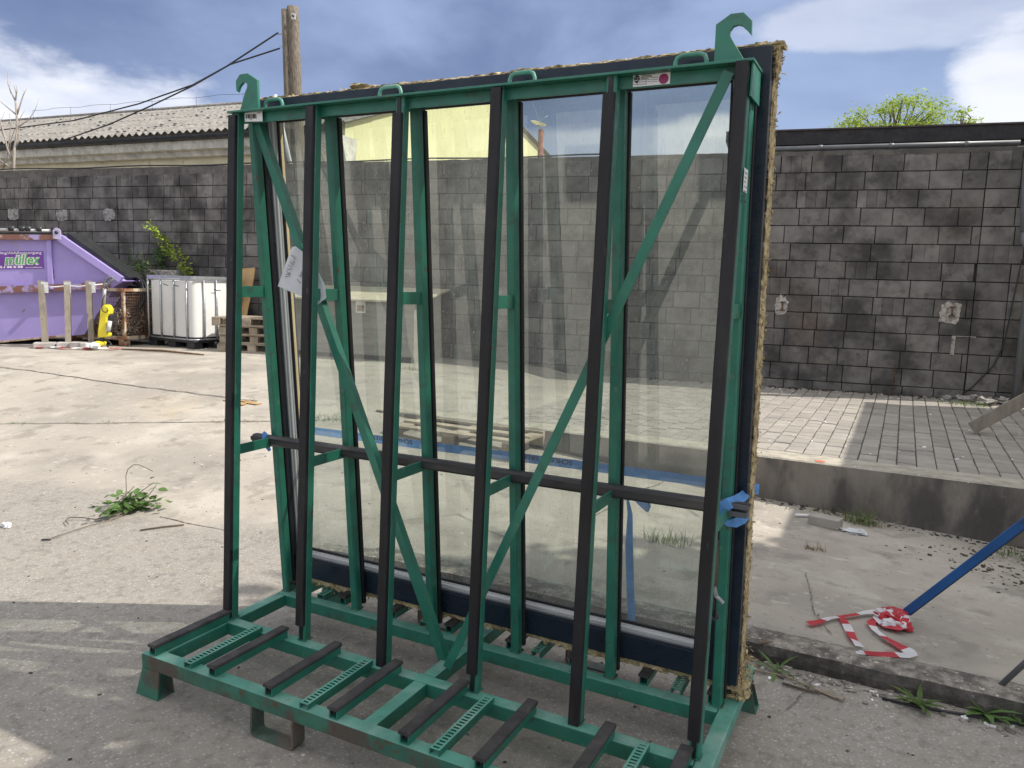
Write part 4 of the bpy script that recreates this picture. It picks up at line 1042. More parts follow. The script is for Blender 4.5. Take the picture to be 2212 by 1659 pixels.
for _ in range(160): flake(WX1+abs(rgw.gauss(.02, .016)), V0+rgw.gauss(.02, .04), rgw.uniform(.02, .12), rgw.uniform(.005, .016))
for _ in range(90): flake(WX1+abs(rgw.gauss(.008, .008)), V1-abs(rgw.gauss(.0, .04)), rgw.uniform(.02, .12), rgw.uniform(.005, .014))
stuff(mb.build('wool_shreds', MT['wool'], win, fix=False))
# corner end grain of the frame at the bottom right
mb = MB(); wbx(mb, WX1-.055, WX1-.025, V0-.045, V0-.002, .01, .06); mb.build('corner_block', MT['dark_steel'], win)

# ------------------------------------------------------------------ clamping rod, straps, ratchet, note
yr = lerp(FY0, FYT, (1.0-ZR)/(HT-ZR))-.024
pa_, pb_ = on_y(545, 945, yr), on_y(1619, 1104, yr)
print('ROD', pa_, pb_)
zc = (pa_.z+pb_.z)/2
rod = thing('clamping_rod', 'long black rubber-sleeved rod lying across the lower struts of the rack', 'rod', pa_)
MT['rod_rubber'] = mat('rod_rubber', (.03, .029, .031), .45, var=.35, vscale=14, bump=.001, bscale=150, spots=[((.09, .085, .08), 12, .5, .72, .6)], stretch=(.3, 1, 1))
def sqtube(p0, p1, w, h, c):
    mb = MB(); rings = []
    for t in frange(0, 1, .05):
        p = lerp(p0, p1, t); rings.append([p+Vector((0, y, z)) for y, z in ((-w, -h+c), (-w+c, -h), (w-c, -h), (w, -h+c), (w, h-c), (w-c, h), (-w+c, h), (-w, h-c))])
    mb.loft(rings, 0, True, False); return mb
sqtube(pa_+Vector((.02, 0, 0)), pb_-Vector((.11, 0, 0)), .0225, .0235, .010).build('sleeve', MT['rod_rubber'], rod)
sqtube(pa_, pa_+Vector((.022, 0, 0)), .012, .010, .003).build('end_tongue', MT['dark_steel'], rod)
q = pb_-Vector((.11, 0, 0))
mb = MB(); mb.box(q.x, pb_.x-.002, q.y-.022, q.y+.022, q.z+.005, q.z+.0235); mb.box(q.x, pb_.x-.004, q.y-.022, q.y+.022, q.z-.0235, q.z-.005); mb.box(q.x, q.x+.05, q.y-.02, q.y+.02, q.z-.008, q.z+.008); mb.build('fork_end', mat('fork_steel', (.10, .105, .11), .5, .3, var=.3), rod, bevel=.002)
mb = MB(); mb.box(q.x+.02, pb_.x+.004, q.y-.016, q.y+.004, q.z+.0215, q.z+.026); mb.build('latch', MT['dark_steel'], rod)
ST = MT['strap']
# strap behind the glass and its printed name, upside down
strap = thing('blue_strap', 'blue lashing strap stretched across behind the glass with black upside down lettering', 'strap', onw(1000, 990, .14))
So = DP+.012
sp = [(634, 925), (900, 960), (1240, 1003), (1560, 1046), (1640, 1057)]
ctr = [onw(px, py, So) for px, py in sp]
mb = MB(); vv_ = []
mb.ribbon([p+Vector((0, .0, 0)) for p in ctr], .040, lean_v); o = mb.build('webbing', ST, strap, fix=False)
def slet(px, py, txt, width):
    p = onw(px, py, So-.0012); p2 = onw(px-100, py-12.9, So-.0012); ex = (p2-p).normalized(); ez_ = WNRM; ey = ez_.cross(ex)
    text_obj('lettering', txt, .030, MT['ink'], strap, p, ex, ey, bold=.0004, width=width)
slet(891, 951, 'SCHLOTTERER', .235); slet(1237, 995, 'SCHLOTTERER', .235)
for ln, pp, sd, ww in (('short folded blue strap tip hanging behind the glass below the rod', [(1384, 1077), (1392, 1092), (1398, 1106)], Vector((1, 0, 0)), [.075, .055, .01]),
                   ('long blue strap tail hanging straight down behind the glass to the frame', [(1356, 1080), (1361, 1110), (1359, 1180), (1362, 1280), (1365, 1362)], Vector((1, 0, 0)), [.012, .022, .034, .034, .034])):
    mb = MB(); mb.ribbon([onw(px, py, So+.02) for px, py in pp], ww, sd); tag(mb.build('strap_tail', ST, fix=False), ln, 'strap')
# right loop round the rod end
ls = thing('strap_loop', 'blue strap wrapped round the right end of the black rod', 'strap', pb_)
def rib(pts, ws, parent, name='webbing'):
    mb = MB(); P3 = [Vector(p) for p in pts]; sd = []
    for i, p in enumerate(P3):
        t = (P3[min(i+1, len(P3)-1)]-P3[max(i-1, 0)]).normalized(); v = (p-CAM).normalized(); s_ = t.cross(v).normalized(); sd.append(s_)
    mb.ribbon(P3, ws, sd); mb.build(name, ST, parent, fix=False)
yf = yr-.0235
rib([on_y(1549, 1116, yf-.002), on_y(1553, 1105, yf-.004), on_y(1561, 1096, yf-.005), on_y(1575, 1087, yf-.003), on_y(1590, 1081, .29), on_y(1604, 1073, .34), on_y(1613, 1065, .385)], [.016, .034, .042, .040, .036, .036, .034], ls)
rib([on_y(1562, 1126, .29), on_y(1573, 1130, .30), on_y(1588, 1130, .32), on_y(1602, 1123, .35), on_y(1612, 1113, .385)], [.008, .024, .032, .034, .032], ls)
l2 = thing('strap_loop', 'blue strap wrapped round the left end of the black rod', 'strap', pa_)
rib([on_y(568, 934, yr+.024), on_y(572, 937, yf), on_y(572, 950, yf), on_y(576, 962, yf), on_y(583, 974, yr+.02)], [.018, .022, .026, .024, .014], l2)
# brown strap with ratchet hook hanging by the right legs
rt = thing('ratchet_hook', 'steel ratchet buckle and hook on a brown strap hanging between the right end legs', 'hook', on_y(1545, 1250, .2))
mb = MB(); mb.ribbon([on_y(px, py, .2) for px, py in ((1545, 1165), (1544, 1215), (1543, 1265), (1541, 1290))], [.024, .026, .024, .014], Vector((1, 0, 0))); mb.build('brown_webbing', mat('brown_strap', (.10, .07, .055), .8, var=.2), rt, fix=False)
mb = MB(); mb.tube([on_y(px, py, .195) for px, py in ((1536, 1285), (1541, 1300), (1538, 1318), (1534, 1330), (1544, 1340), (1550, 1335), (1548, 1318))], .005, 7); mb.build('hook', MT['dark_steel'], rt)
mb = MB(); mb.bar(on_y(1544, 1268, .19), on_y(1548, 1290, .19), .02, .008); mb.bar(on_y(1548, 1288, .188), on_y(1563, 1303, .188), .02, .005); mb.build('buckle', MT['steel'], rt)
# paper note with handwriting taped between leg and frame
nt_ = [(600, 618), (628, 534), (640, 532), (650, 541), (664, 552), (690, 590), (701, 614), (703, 643), (686, 660), (650, 640), (620, 628)]
def onn(px, py, dy=0.): return on_y(px, py, .128+dy)
note = thing('paper_note', 'white handwritten paper note taped to the left part of the window behind the second leg', 'note', onn(650, 600))
mb = MB(); pts = [onn(*p) for p in nt_]
c = onn(650, 600); P = []
for i, p in enumerate(pts): P.append(p+Vector((0, .006*math.sin(i*2.1), 0)))
mb.poly(P, (0, .0008, 0)); mb.build('paper', MT['paper'], note, fix=True)
def hand(name, strokes):
    for st in strokes:
        mb = MB(); mb.tube([onn(px, py, -.008) for px, py in st], .0011, 4); mb.build(name, MT['ink'], note)
Hx = lambda X, Y: (587.6+X*.0833, 518.4+Y*.0833)
hand('handwriting', [[Hx(340, 960), Hx(470, 930)], [Hx(350, 905), Hx(400, 900), Hx(420, 870)], [Hx(385, 780), Hx(400, 850), Hx(420, 900)], [Hx(430, 890), Hx(470, 870), Hx(455, 840), Hx(430, 850), Hx(440, 900), Hx(480, 880)],
    [Hx(395, 745), Hx(480, 780), Hx(520, 760), Hx(470, 740)], [Hx(430, 640), Hx(500, 710), Hx(520, 700)], [Hx(465, 560), Hx(530, 660), Hx(560, 640), Hx(520, 600)], [Hx(520, 570), Hx(580, 600), Hx(590, 570), Hx(550, 540)], [Hx(560, 500), Hx(600, 490), Hx(590, 450)], [Hx(490, 390), Hx(590, 450)],
    [Hx(650, 1010), Hx(700, 1090), Hx(740, 1110), Hx(745, 1080)], [Hx(680, 920), Hx(770, 960), Hx(720, 880), Hx(770, 930)], [Hx(740, 850), Hx(800, 880)], [Hx(770, 800), Hx(760, 860), Hx(800, 940)], [Hx(790, 730), Hx(830, 780)]])

# ================================================================== THINGS ALONG THE LEFT WALL
def gp(px, py, d):
    """ground point under picture column px at camera depth d"""
    p = at_depth(px, py, d); return Vector((p.x, p.y, gz(p.x, p.y)))
def cdir(lat, dep): return (RH*lat+FH*dep).normalized()
# ---- purple skip
F0 = at_depth(0, 740, 13.2); SD = Vector((math.cos(R(35)), math.sin(R(35)), 0)); SN = Vector((SD.y, -SD.x, 0))
F0.z = gz(F0.x, F0.y)
def sk(px, py, off=0.): return on_plane(px, py, F0+SN*off, SN)
skip = thing('waste_skip', 'lilac steel waste skip with a black rolled cover at the left picture edge', 'skip', F0)
sx = lambda X, Y: sk(X*.18082*.8641, (560+Y*.18082)*.8641)
T = 1.15
top_l = sx(-900, 160); bl_ = sx(-900, 1735); bl_.z = max(bl_.z-.0, F0.z-.05)
outl = [bl_, top_l, sx(0, 150), sx(800, 150), sx(1690, 790), sx(1560, 870), sx(1150, 1530), sx(750, 1565), sx(0, 1640)]
mb = MB(); mb.poly([p-SN*.05 for p in outl], -SN*T); mb.build('body', MT['purple'], skip)
def band(name, a, b, w, dpt, m, parent=skip, side=0):
    a, b = Vector(a), Vector(b); d = (b-a).normalized(); n = SN.cross(d).normalized()
    if n.z < 0: n = -n
    mb = MB(); mb.obox((a+b)/2+SN*(dpt/2-.052)+n*(w*side), d*(b-a).length/2, n*w/2, SN*dpt/2); return mb.build(name, MT[m], parent)
band('top_rail', sx(-900, 175), sx(810, 185), .085, .10, 'purple_rust')
band('middle_rail', sx(-900, 945), sx(1500, 850), .115, .09, 'purple_rust')
band('sloping_rail', sx(815, 180), sx(1680, 770), .11, .10, 'purple')
band('upright_rib', sx(672, 215), sx(695, 840), .075, .055, 'purple')
band('bottom_edge', sx(-900, 1715), sx(900, 1545), .03, .03, 'rust')
band('upright_rib', sx(-700, 215), sx(-690, 870), .075, .055, 'purple')
mb = MB(); mb.tube([sx(-900, 66)-SN*.03, sx(780, 98)-SN*.03], .032, 10); mb.build('roller_tube', MT['alu_dull'], skip)
for X0, X1 in ((-700, -600), (-300, -200), (115, 190), (262, 340), (350, 420), (505, 575), (715, 780)):
    mb = MB(); mb.tube([sx(X0, 62+(X0*.019))-SN*(.03), sx(X1, 62+X1*.02)-SN*(.03)], .050, 10); mb.build('cover_roll', MT['tarp'], skip)
mb = MB(); mb.poly([sx(-900, 118)-SN*.02, sx(770, 120)-SN*.02, sx(770, 150)-SN*.02, sx(-900, 150)-SN*.02], -SN*1.0); mb.build('cover', MT['tarp'], skip)
mb = MB(); mb.poly([sx(845, 105)-SN*.25, sx(1720, 735)-SN*.25, sx(1660, 760)-SN*.25, sx(840, 200)-SN*.25], -SN*.8); mb.build('cover_slope', MT['tarp'], skip)
mb = MB(); c = sx(803, 120)+SN*.06
pts = [c+SD*x+ez*z for x, z in ((-.06, -.10), (-.06, .03), (-.035, .065), (0, .08), (.035, .065), (.06, .03), (.06, -.12))]; mb.poly(pts, -SN*.03); mb.build('roller_bracket', mat('pale_lilac', (.5, .45, .68), .5), skip)
mb = MB(); mb.tube([c+SN*.02, c-SN*.05], .028, 10); mb.build('roller_bolt', MT['dark_steel'], skip)
mb = MB(); c = sx(725, 885); mb.tube([c+SN*.10, c-SN*.05], .035, 10); mb.build('lifting_peg', MT['purple'], skip)
# sign
P0, P1, P2, P3 = sx(-560, 632), sx(592, 614), sx(580, 375), sx(-560, 375)
sg = MB(); sg.poly([p-SN*.046 for p in (P0, P1, P2, P3)], SN*.004); sign = sg.build('sign', MT['sign_purple'], skip)
ex = (sx(592, 600)-sx(0, 606)).normalized(); ey = ex.cross(-SN); ey = -ey if ey.z < 0 else ey
def sgt(txt, x0, y0, x1, size, m, bold, lift, shear=0.):
    o = sx(x0, y0)+SN*(-.041+lift); w = (sx(x1, y0)-sx(x0, y0)).length
    me_o = text_obj('lettering', txt, size, m, sign, o, ex, ey, shear, bold, width=w); return me_o
sgt('Abfallrecycling/Abfallentsorgung', -330, 418, 562, .062, MT['sign_white'], .0008, 0)
for k, (m, b, l) in enumerate(((MT['sign_white'], .014, 0), (MT['sign_green'], .003, .003))): sgt('müllex', 45, 558, 548, .235, m, b, l, .25)
sgt('02112 / 36 0 33', -170, 608, 305, .048, MT['sign_white'], .003, 0)
sgt('www.muellex.com', 335, 606, 573, .028, MT['sign_white'], .001, 0)
for (a, b) in (((150, 230), (225, 335)), ((440, 980), (450, 1010)), ((270, 1190), (285, 1210)), ((320, 1180), (300, 1220)), ((720, 605), (735, 755))):
    mb = MB(); mb.bar(sx(*a)-SN*.048, sx(*b)-SN*.048, .012, .006, up=SN); mb.build('rust_scratch', MT['rust'], skip)

# ---- timber posts on concrete feet, with tape along the ground
def post(bpx, tpx, tpy, label, cap):
    b = gp(bpx, 742, 12.85 if bpx < 120 else 12.95); t = at_depth(tpx, tpy, (b-CAM).dot(FX)-.02*0)
    o = thing('timber_post', label, 'post', b, 'timber posts in concrete feet')
    d = (t-b); w = .043; ax = cdir(.93, .37); ay = Vector((-ax.y, ax.x, 0))
    mb = MB(); r0 = [b+ax*x+ay*y+ez*.02 for x, y in ((-w, -w), (w, -w), (w, w), (-w, w))]; mb.loft([r0, [p+d for p in r0]]); mb.build('shaft', MT['timber'], o)
    mb = MB(); mb.obox(b+ez*.045, ax*.16, ay*.13, ez*.045); mb.build('concrete_foot', MT['concrete_light'], o, bevel=.012)
    mb = MB(); q = t-ez*.09+ax*(.05*cap); mb.obox(q-ay*.0, ax*.045, ay*.052, ez*.09); mb.build('plastic_sleeve', MT['plastic_bag'], o)
    return b
pb1 = post(98, 88.5, 609, 'grey timber post with white sleeve, leftmost, in front of the lilac skip', 1)
pb2 = post(148, 145, 609, 'grey timber post with white sleeve, middle one, at the corner of the mesh cage', 0)
pb3 = post(198, 191.5, 609, 'grey timber post with white sleeve, right one, beside the yellow machine', 1)
mb = MB(); mb.obox(gp(172, 742, 12.9)+ez*.05, cdir(1, .1)*.13, cdir(-.1, 1)*.08, ez*.05); tag(mb.build('concrete_slab', MT['concrete_light'], bevel=.01), 'small loose grey concrete slab lying between the second and third timber post', 'slab')

def tape(name, label, pts, w, seg, parent=None, lift=.012, sd=None, wave=.012):
    """barrier tape lying on the ground: alternate red and white lengths"""
    P = [Vector(p) for p in pts]; out = []
    for i in range(len(P)-1):
        n = max(2, int((P[i+1]-P[i]).length/.018))
        for k in range(n): out.append(lerp(P[i], P[i+1], k/n))
    out.append(P[-1])
    o = thing(name, label, 'tape', P[0]); L_ = 0; st = 0; cur = [out[0]]; k = 0
    sides = []
    def sdv(i):
        t = (out[min(i+1, len(out)-1)]-out[max(i-1, 0)]).normalized(); n = Vector((-t.y, t.x, 0))
        if n.length < .1: n = Vector((1, 0, 0))
        n.normalize(); n = n+ez*(.5*noise.noise(out[i]*6)); return n.normalized()
    i0 = 0; i = 0
    while i < len(out)-1:
        L_ = 0; j = i
        while j < len(out)-1 and L_ < seg: L_ += (out[j+1]-out[j]).length; j += 1
        mb = MB(); seg_p = [out[q]+ez*(lift+wave*(.5+.5*noise.noise(out[q]*9))) for q in range(i, j+1)]; sv = [sdv(q) for q in range(i, j+1)]
        mb.ribbon(seg_p, [w*(1+.35*noise.noise(out[q]*5+Vector((7, 0, 0)))) for q in range(i, j+1)], sv)
        mb.build('red_length' if k % 2 == 0 else 'white_length', MT['tape_red' if k % 2 == 0 else 'tape_white'], o, fix=False); k += 1; i = j
    return o
tp_pts = [gp(px, py, d) for px, py, d in ((88, 742, 12.65), (80, 742, 12.8), (100, 742, 13.0), (112, 742, 12.75), (140, 742, 12.65), (165, 742, 12.7), (190, 742, 12.6), (215, 742, 12.7), (240, 742, 12.65), (262, 742, 12.8))]
tape('barrier_tape', 'red and white barrier tape lying along the feet of the timber posts', tp_pts, .09, .22, wave=.03)
mb = MB(); 
sl = [at_depth(px, py, 13.02) for px, py in ((92, 617), (120, 620), (146, 617), (170, 619), (198, 616), (232, 613))]
mb.tube(sl, .010, 5); tag(mb.build('thin_rope', MT['sign_white']), 'thin white rope strung between the tops of the timber posts', 'rope')

# ---- rusty mesh cages with cable scrap
CB = gp(270, 744, 13.35); cA = cdir(-.95, .30); cB = cdir(.30, .95)
cage = thing('mesh_cage', 'rusty steel mesh cage pallet heaped with scrap cable beside the white tank', 'cage', CB)
LA, LB_, CH, FZ = 1.18, .82, .97, .12
def cg(a, b, z): return CB+cA*a+cB*b+ez*z
def cbar(a, b, w=.045, m='rust', name='frame_bar'):
    mb = MB(); mb.bar(a, b, w, w, up=(ez if abs((Vector(b)-Vector(a)).normalized().z) < .9 else cA)); mb.build(name, MT[m], cage)
for a, b in ((0, 0), (LA, 0), (0, LB_), (LA, LB_)):
    cbar(cg(a, b, FZ), cg(a, b, CH), name='corner_post')
    mb = MB(); c = cg(a+(.06 if a == 0 else -.06), b+(.05 if b == 0 else -.05), FZ/2); mb.obox(c, cA*.07, cB*.06, ez*FZ/2); mb.build('foot_block', MT['rust'], cage, bevel=.006)
for z, w in ((FZ+.02, .06), (CH, .05)):
    for p, q in (((0, 0), (LA, 0)), ((0, 0), (0, LB_)), ((LA, 0), (LA, LB_)), ((0, LB_), (LA, LB_))): cbar(cg(*p, z), cg(*q, z), w, name='rail')
mb = MB(); mb.add([cg(0, 0, FZ+.03), cg(LA, 0, FZ+.03), cg(LA, LB_, FZ+.03), cg(0, LB_, FZ+.03)], [(0, 1, 2, 3)]); mb.build('floor_plate', MT['rust_dark'], cage, fix=False)
for (p, d, L_) in (((0, 0), 'a', LA), ((0, 0), 'b', LB_), ((LA, 0), 'b', LB_), ((0, LB_), 'a', LA)):
    mb = MB(); step = .052
    def pt(s, z): return cg(p[0]+(s if d == 'a' else 0), p[1]+(s if d == 'b' else 0), z)
    for s in frange(step, L_-step, step)[0:]: mb.tube([pt(s, FZ+.05), pt(s+.006*math.sin(s*40), .55), pt(s, CH-.02)], .0045, 4, smooth=False, cap=False)
    for z in frange(FZ+.08, CH-.06, step): mb.tube([pt(.02, z), pt(L_/2, z+.004*math.sin(z*50)), pt(L_-.02, z)], .0045, 4, smooth=False, cap=False)
    stuff(mb.build('wire_mesh', MT['rust_dark'], cage, fix=False))
# scrap cables: tangles of coils
def tangle(name, label, n, cfun, rad, m, zlo, zhi, rr, asp=.35):
    mb = MB()
    for i in range(n):
        c = cfun(); nr = Vector((random.gauss(0, 1), random.gauss(0, 1), random.gauss(0, 1)*.5)).normalized(); t1 = nr.cross(ez).normalized(); t2 = nr.cross(t1); r = rad*random.uniform(.4, 1.1); a0 = random.uniform(0, 6.3); da = random.uniform(2.5, 7)
        pts = []
        for k in range(15):
            a = a0+da*k/14; q = c+t1*math.cos(a)*r+t2*math.sin(a)*r*random.uniform(.6, 1.1)+nr*.1*math.sin(a*1.7)
            rel = q-CB; A = max(.05, min(LA-.05, rel.dot(cA))); B = max(.05, min(LB_-.05, rel.dot(cB))); pts.append(cg(A, B, max(zlo, min(zhi, rel.z))))
        mb.tube(pts, rr*random.uniform(.6, 1.3), 4, cap=False)
    return tag(mb.build(name, MT[m], fix=False), label, None, kind='stuff')
rnd = lambda a0, a1, b0, b1, z0, z1: (lambda: cg(random.uniform(a0, a1), random.uniform(b0, b1), random.uniform(z0, z1)))
tangle('scrap_cable', 'tangled grey and white scrap cables heaped in the mesh cage', 120, rnd(.05, .85, .05, .45, .2, .55), .20, 'cable_grey', FZ+.05, .62, .009)
tangle('scrap_cable', 'tangled brown scrap cables at the bottom of the mesh cage', 60, rnd(.0, .6, .2, .8, .18, .32), .22, 'cable_brown', FZ+.05, .5, .009)
coil = thing('cable_coil', 'large coil of black cable lying in the mesh cage on top of the scrap', 'cable', cg(.55, .4, .75))
for i in range(12):
    mb = MB(); pts = []; tz = .25+.25*random.random(); r = .38+.10*random.random(); ph = random.uniform(-.2, .2)
    for k in range(33):
        a = 2*math.pi*k/32; pts.append(cg(.5+.12*random.random()*0+r*1.05*math.cos(a)+ph*.1, .42+r*.75*math.sin(a)*.95, .66+tz*math.sin(a+ph)+.02*i*.5))
    mb.tube(pts, .014, 6, cap=False); mb.build('loop', MT['cable_black'], coil)

# ---- yellow machine with handle (pump-style cleaner) leaning against the cage
YB_ = gp(216, 742, 12.9)
ym = thing('yellow_machine', 'yellow and black upright machine with a grey hose handle standing before the mesh cage', 'machine', YB_)
yx = lambda X, Y, o=0.: at_depth(X*.18082*.8641, (560+Y*.18082)*.8641, 12.86+o)
bo = [(1345, 1500), (1370, 1300), (1385, 1160), (1430, 1115), (1475, 1118), (1510, 1180), (1505, 1240), (1478, 1290), (1465, 1480), (1490, 1530), (1475, 1565), (1350, 1575)]
mb = MB(); mb.poly([yx(*p) for p in bo], FH*.16); mb.build('shell', MT['yellow'], ym, bevel=.02)
mb = MB(); mb.poly([yx(X, Y, .03) for X, Y in ((1500, 1225), (1540, 1270), (1535, 1360), (1500, 1500), (1470, 1490), (1480, 1290))], FH*.12); mb.build('grip_shell', MT['ibc_black'], ym, bevel=.01)
mb = MB(); mb.tube([yx(1520, 1340), yx(1495, 1490)], .035, 10); mb.build('bottle', MT['plastic_bag'], ym)
mb = MB(); mb.tube([yx(1432, 1120, .06), yx(1440, 1000, .06), yx(1448, 885, .06)], .03, 10); mb.build('neck', MT['alu_dull'], ym)
mb = MB(); mb.tube([yx(1452, 890, .05), yx(1440, 840, .05), yx(1450, 790, .05), yx(1500, 745, .05), yx(1555, 738, .05), yx(1570, 755, .05), yx(1540, 790, .05), yx(1480, 840, .05), yx(1460, 880, .05)], .022, 8); mb.build('handle', MT['grey_plastic'], ym)
mb = MB(); mb.tube([yx(1478, 1160, -.02), yx(1490, 1200, -.02), yx(1455, 1225, -.02), yx(1415, 1200, -.02), yx(1405, 1150, -.02), yx(1420, 1050, -.02), yx(1450, 980, -.02)], .008, 6); mb.build('power_cord', MT['cable_black'], ym)
mb = MB(); fb = [yx(X, Y, -.05) for X, Y in ((1255, 1690), (1265, 1640), (1330, 1615), (1400, 1640), (1385, 1690), (1310, 1705))]; mb.poly(fb, FH*.2); mb.build('foot', MT['yellow'], ym, bevel=.02)
mb = MB(); mb.tube([yx(1400, 1560, .05), yx(1420, 1600, .05), yx(1380, 1640, .05)], .04, 8); mb.build('joint', MT['ibc_black'], ym)
mb = MB(); mb.tube([yx(1440, 1600, .05), yx(1500, 1620, .05), yx(1540, 1660, .05), yx(1480, 1700, .0)], .012, 6); mb.build('hose', MT['cable_black'], ym)
# white crumpled rag
def crumple(name, c, r, m, label, cat, seed=0, parent=None, n=14, rough=.8):
    mb = MB(); rings = []
    for i in range(9):
        th = math.pi*i/8; ring_ = []
        for k in range(n):
            v = Vector((math.sin(th)*math.cos(2*math.pi*k/n), math.sin(th)*math.sin(2*math.pi*k/n), math.cos(th)))
            q = 1+noise.noise(v*2.2+Vector((seed, 0, 0)))*rough+noise.noise(v*6+Vector((seed, 0, 0)))*rough*.5
            p = c+Vector((v.x*r[0], v.y*r[1], max(-.3, v.z)*r[2]))*q; ring_.append(p)
        rings.append(ring_)
    mb.loft(rings); o = mb.build(name, MT[m], parent)
    if label: tag(o, label, cat)
    return o
crumple('white_rag', yx(1370, 1700)-FH*.2+ez*.02, (.14, .1, .06), 'sign_white', 'crumpled white rag on the ground below the yellow machine', 'rag', 3)

# ---- white tank container (cut open) on black pallet
IB = gp(419, 748, 13.15); iA = cdir(-.87, .49); iB = cdir(.52, .855)
ibc = thing('tank_container', 'white plastic tank in a silver tube cage on a black pallet, its top cut off', 'tank', IB)
IA_L, IB_L = 1.2, 1.0
def ib(a, b, z): return IB+iA*a+iB*b+ez*z
mb = MB(); mb.obox(ib(IA_L/2, IB_L/2, .125), iA*IA_L/2, iB*IB_L/2, ez*.022); mb.build('pallet_deck', MT['ibc_black'], ibc, bevel=.008)
for a in (.1, IA_L/2, IA_L-.1):
    for b in (.09, IB_L/2, IB_L-.09):
        mb = MB(); mb.obox(ib(a, b, .051), iA*.1, iB*.085, ez*.051); mb.build('pallet_foot', MT['ibc_black'], ibc, bevel=.01)
def rrect(a0, a1, b0, b1, r, z, n=5):
    pts = []
    for (ca, cb, s0) in ((a1-r, b1-r, 0), (a0+r, b1-r, 1), (a0+r, b0+r, 2), (a1-r, b0+r, 3)):
        for k in range(n+1):
            t = math.pi/2*(s0+k/n); pts.append(ib(ca+r*math.cos(t), cb+r*math.sin(t), z))
    return pts
mb = MB(); rings = []
for z in (.15, .19, .45, .8, 1.12, 1.155): rings.append(rrect(.018+(.006*math.sin(z*7)), IA_L-.018, .018, IB_L-.018, .10, z))
inner = [rrect(.026, IA_L-.026, .026, IB_L-.026, .095, z) for z in (1.155, .8, .2)]
mb.loft(rings+inner, 0, False, True); mb.add(inner[-1], [tuple(range(len(inner[-1])))]); mb.build('tank', MT['ibc_white'], ibc, fix=True)
mb = MB(); mb.loft([rrect(.012, IA_L-.012, .012, IB_L-.012, .105, z) for z in (.15, .20)], 0, False, True); mb.build('bottom_guard', MT['ibc_black'], ibc)
# cage: uprights, top and bottom rings
r_t = .010
top_pts = rrect(0, IA_L, 0, IB_L, .05, 1.175, 4); mb = MB(); mb.tube([p for p in top_pts]+[top_pts[0]], .013, 6, cap=False); mb.build('top_tube', MT['steel'], ibc)
tp2 = rrect(-.02, IA_L+.02, -.02, IB_L+.02, .05, 1.215, 4); mb = MB(); mb.ribbon(tp2+[tp2[0]], .05, ez); mb.build('top_strip', MT['steel'], ibc, fix=False)
bp2 = rrect(0, IA_L, 0, IB_L, .10, .158, 4); mb = MB(); mb.tube([p for p in bp2]+[bp2[0]], .014, 6, cap=False); mb.build('bottom_tube', MT['steel'], ibc)
for k in range(4):
    a = lerp(.16, IA_L-.02, k/3); mb = MB(); mb.tube([ib(a, -.002, .16), ib(a, -.008, .6), ib(a, -.002, 1.18)], .017, 6); mb.build('cage_upright', MT['steel'], ibc)
for k in range(4):
    b = lerp(.22, IB_L-.02, k/3); mb = MB(); mb.tube([ib(-.002, b, .16), ib(-.008, b, .6), ib(-.002, b, 1.18)], .017, 6); mb.build('cage_upright', MT['steel'], ibc)
for k in range(1, 5):
    mb = MB(); a = lerp(0, IA_L, k/4); mb.tube([ib(a, IB_L+.002, .16), ib(a, IB_L+.002, 1.18)], .013, 6); mb.build('cage_upright', MT['steel'], ibc)
for a, z in ((.38, 1.07), (.66, 1.08)):
    mb = MB(); mb.bar(ib(a-.06, -.03, z-.01), ib(a+.06, -.03, z+.012), .008, .012); mb.build('tie', MT['ibc_black'], ibc)
mb = MB(); mb.bar(ib(-.03, .40, 1.02), ib(-.03, .54, 1.0), .008, .012); mb.build('tie', MT['ibc_black'], ibc)
# wrapped stack and a post behind the tank
c = gp(352, 600, 14.65); c2 = at_depth(352, 583, 14.65)
mb = MB(); mb.obox(Vector((c.x, c.y, (c.z+c2.z)/2)), WE*.42, WN*.12, ez*((c2.z-c.z)/2)); tag(mb.build('wrapped_stack', MT['plaster_white'], bevel=.02), 'pale wrapped stack standing behind the white tank against the block wall', 'stack')
c = gp(322, 600, 14.6); c2 = at_depth(321, 584, 14.6)
mb = MB(); mb.bar(c, c2, .09, .09, up=FH); tag(mb.build('timber_offcut', MT['timber']), 'short timber upright showing just behind the left corner of the white tank', 'timber')

# ---- pallets
def pallet(origin, ax, ay, z, label, group, L_=1.2, W_=.8, seed=0, name='wooden_pallet', tilt=None):
    rg = random.Random(seed); o = thing(name, label, 'pallet', origin+ez*z, group)
    def P(a, b, c): 
        q = origin+ax*a+ay*b+ez*(z+c)
        return q
    for i, b in enumerate((.05, W_/2, W_-.05)):
        mb = MB(); mb.obox(P(L_/2, b, .011), ax*L_/2, ay*.05, ez*.011); mb.build('skid', MT['pallet'], o)
        for a in (.07, L_/2, L_-.07):
            mb = MB(); mb.obox(P(a, b, .061), ax*.07, ay*.05, ez*.039); mb.build('block', MT['pallet'], o)
    for a in (.07, L_/2, L_-.07):
        mb = MB(); mb.obox(P(a, W_/2, .111), ax*.07, ay*W_/2, ez*.011); mb.build('cross_board', MT['pallet'], o)
    n = 5
    for i in range(n):
        b = lerp(.07, W_-.07, i/(n-1)); j = rg.uniform(-.008, .008)
        mb = MB(); mb.obox(P(L_/2+j, b, .133), ax*L_/2, ay*.055, ez*.0105); mb.build('deck_board', MT['pallet'], o)
    return o
PB0 = gp(476, 752, 12.9); pax, pay = cdir(.995, -.10), cdir(.10, .995)
names = ('lowest', 'second', 'third', 'topmost')
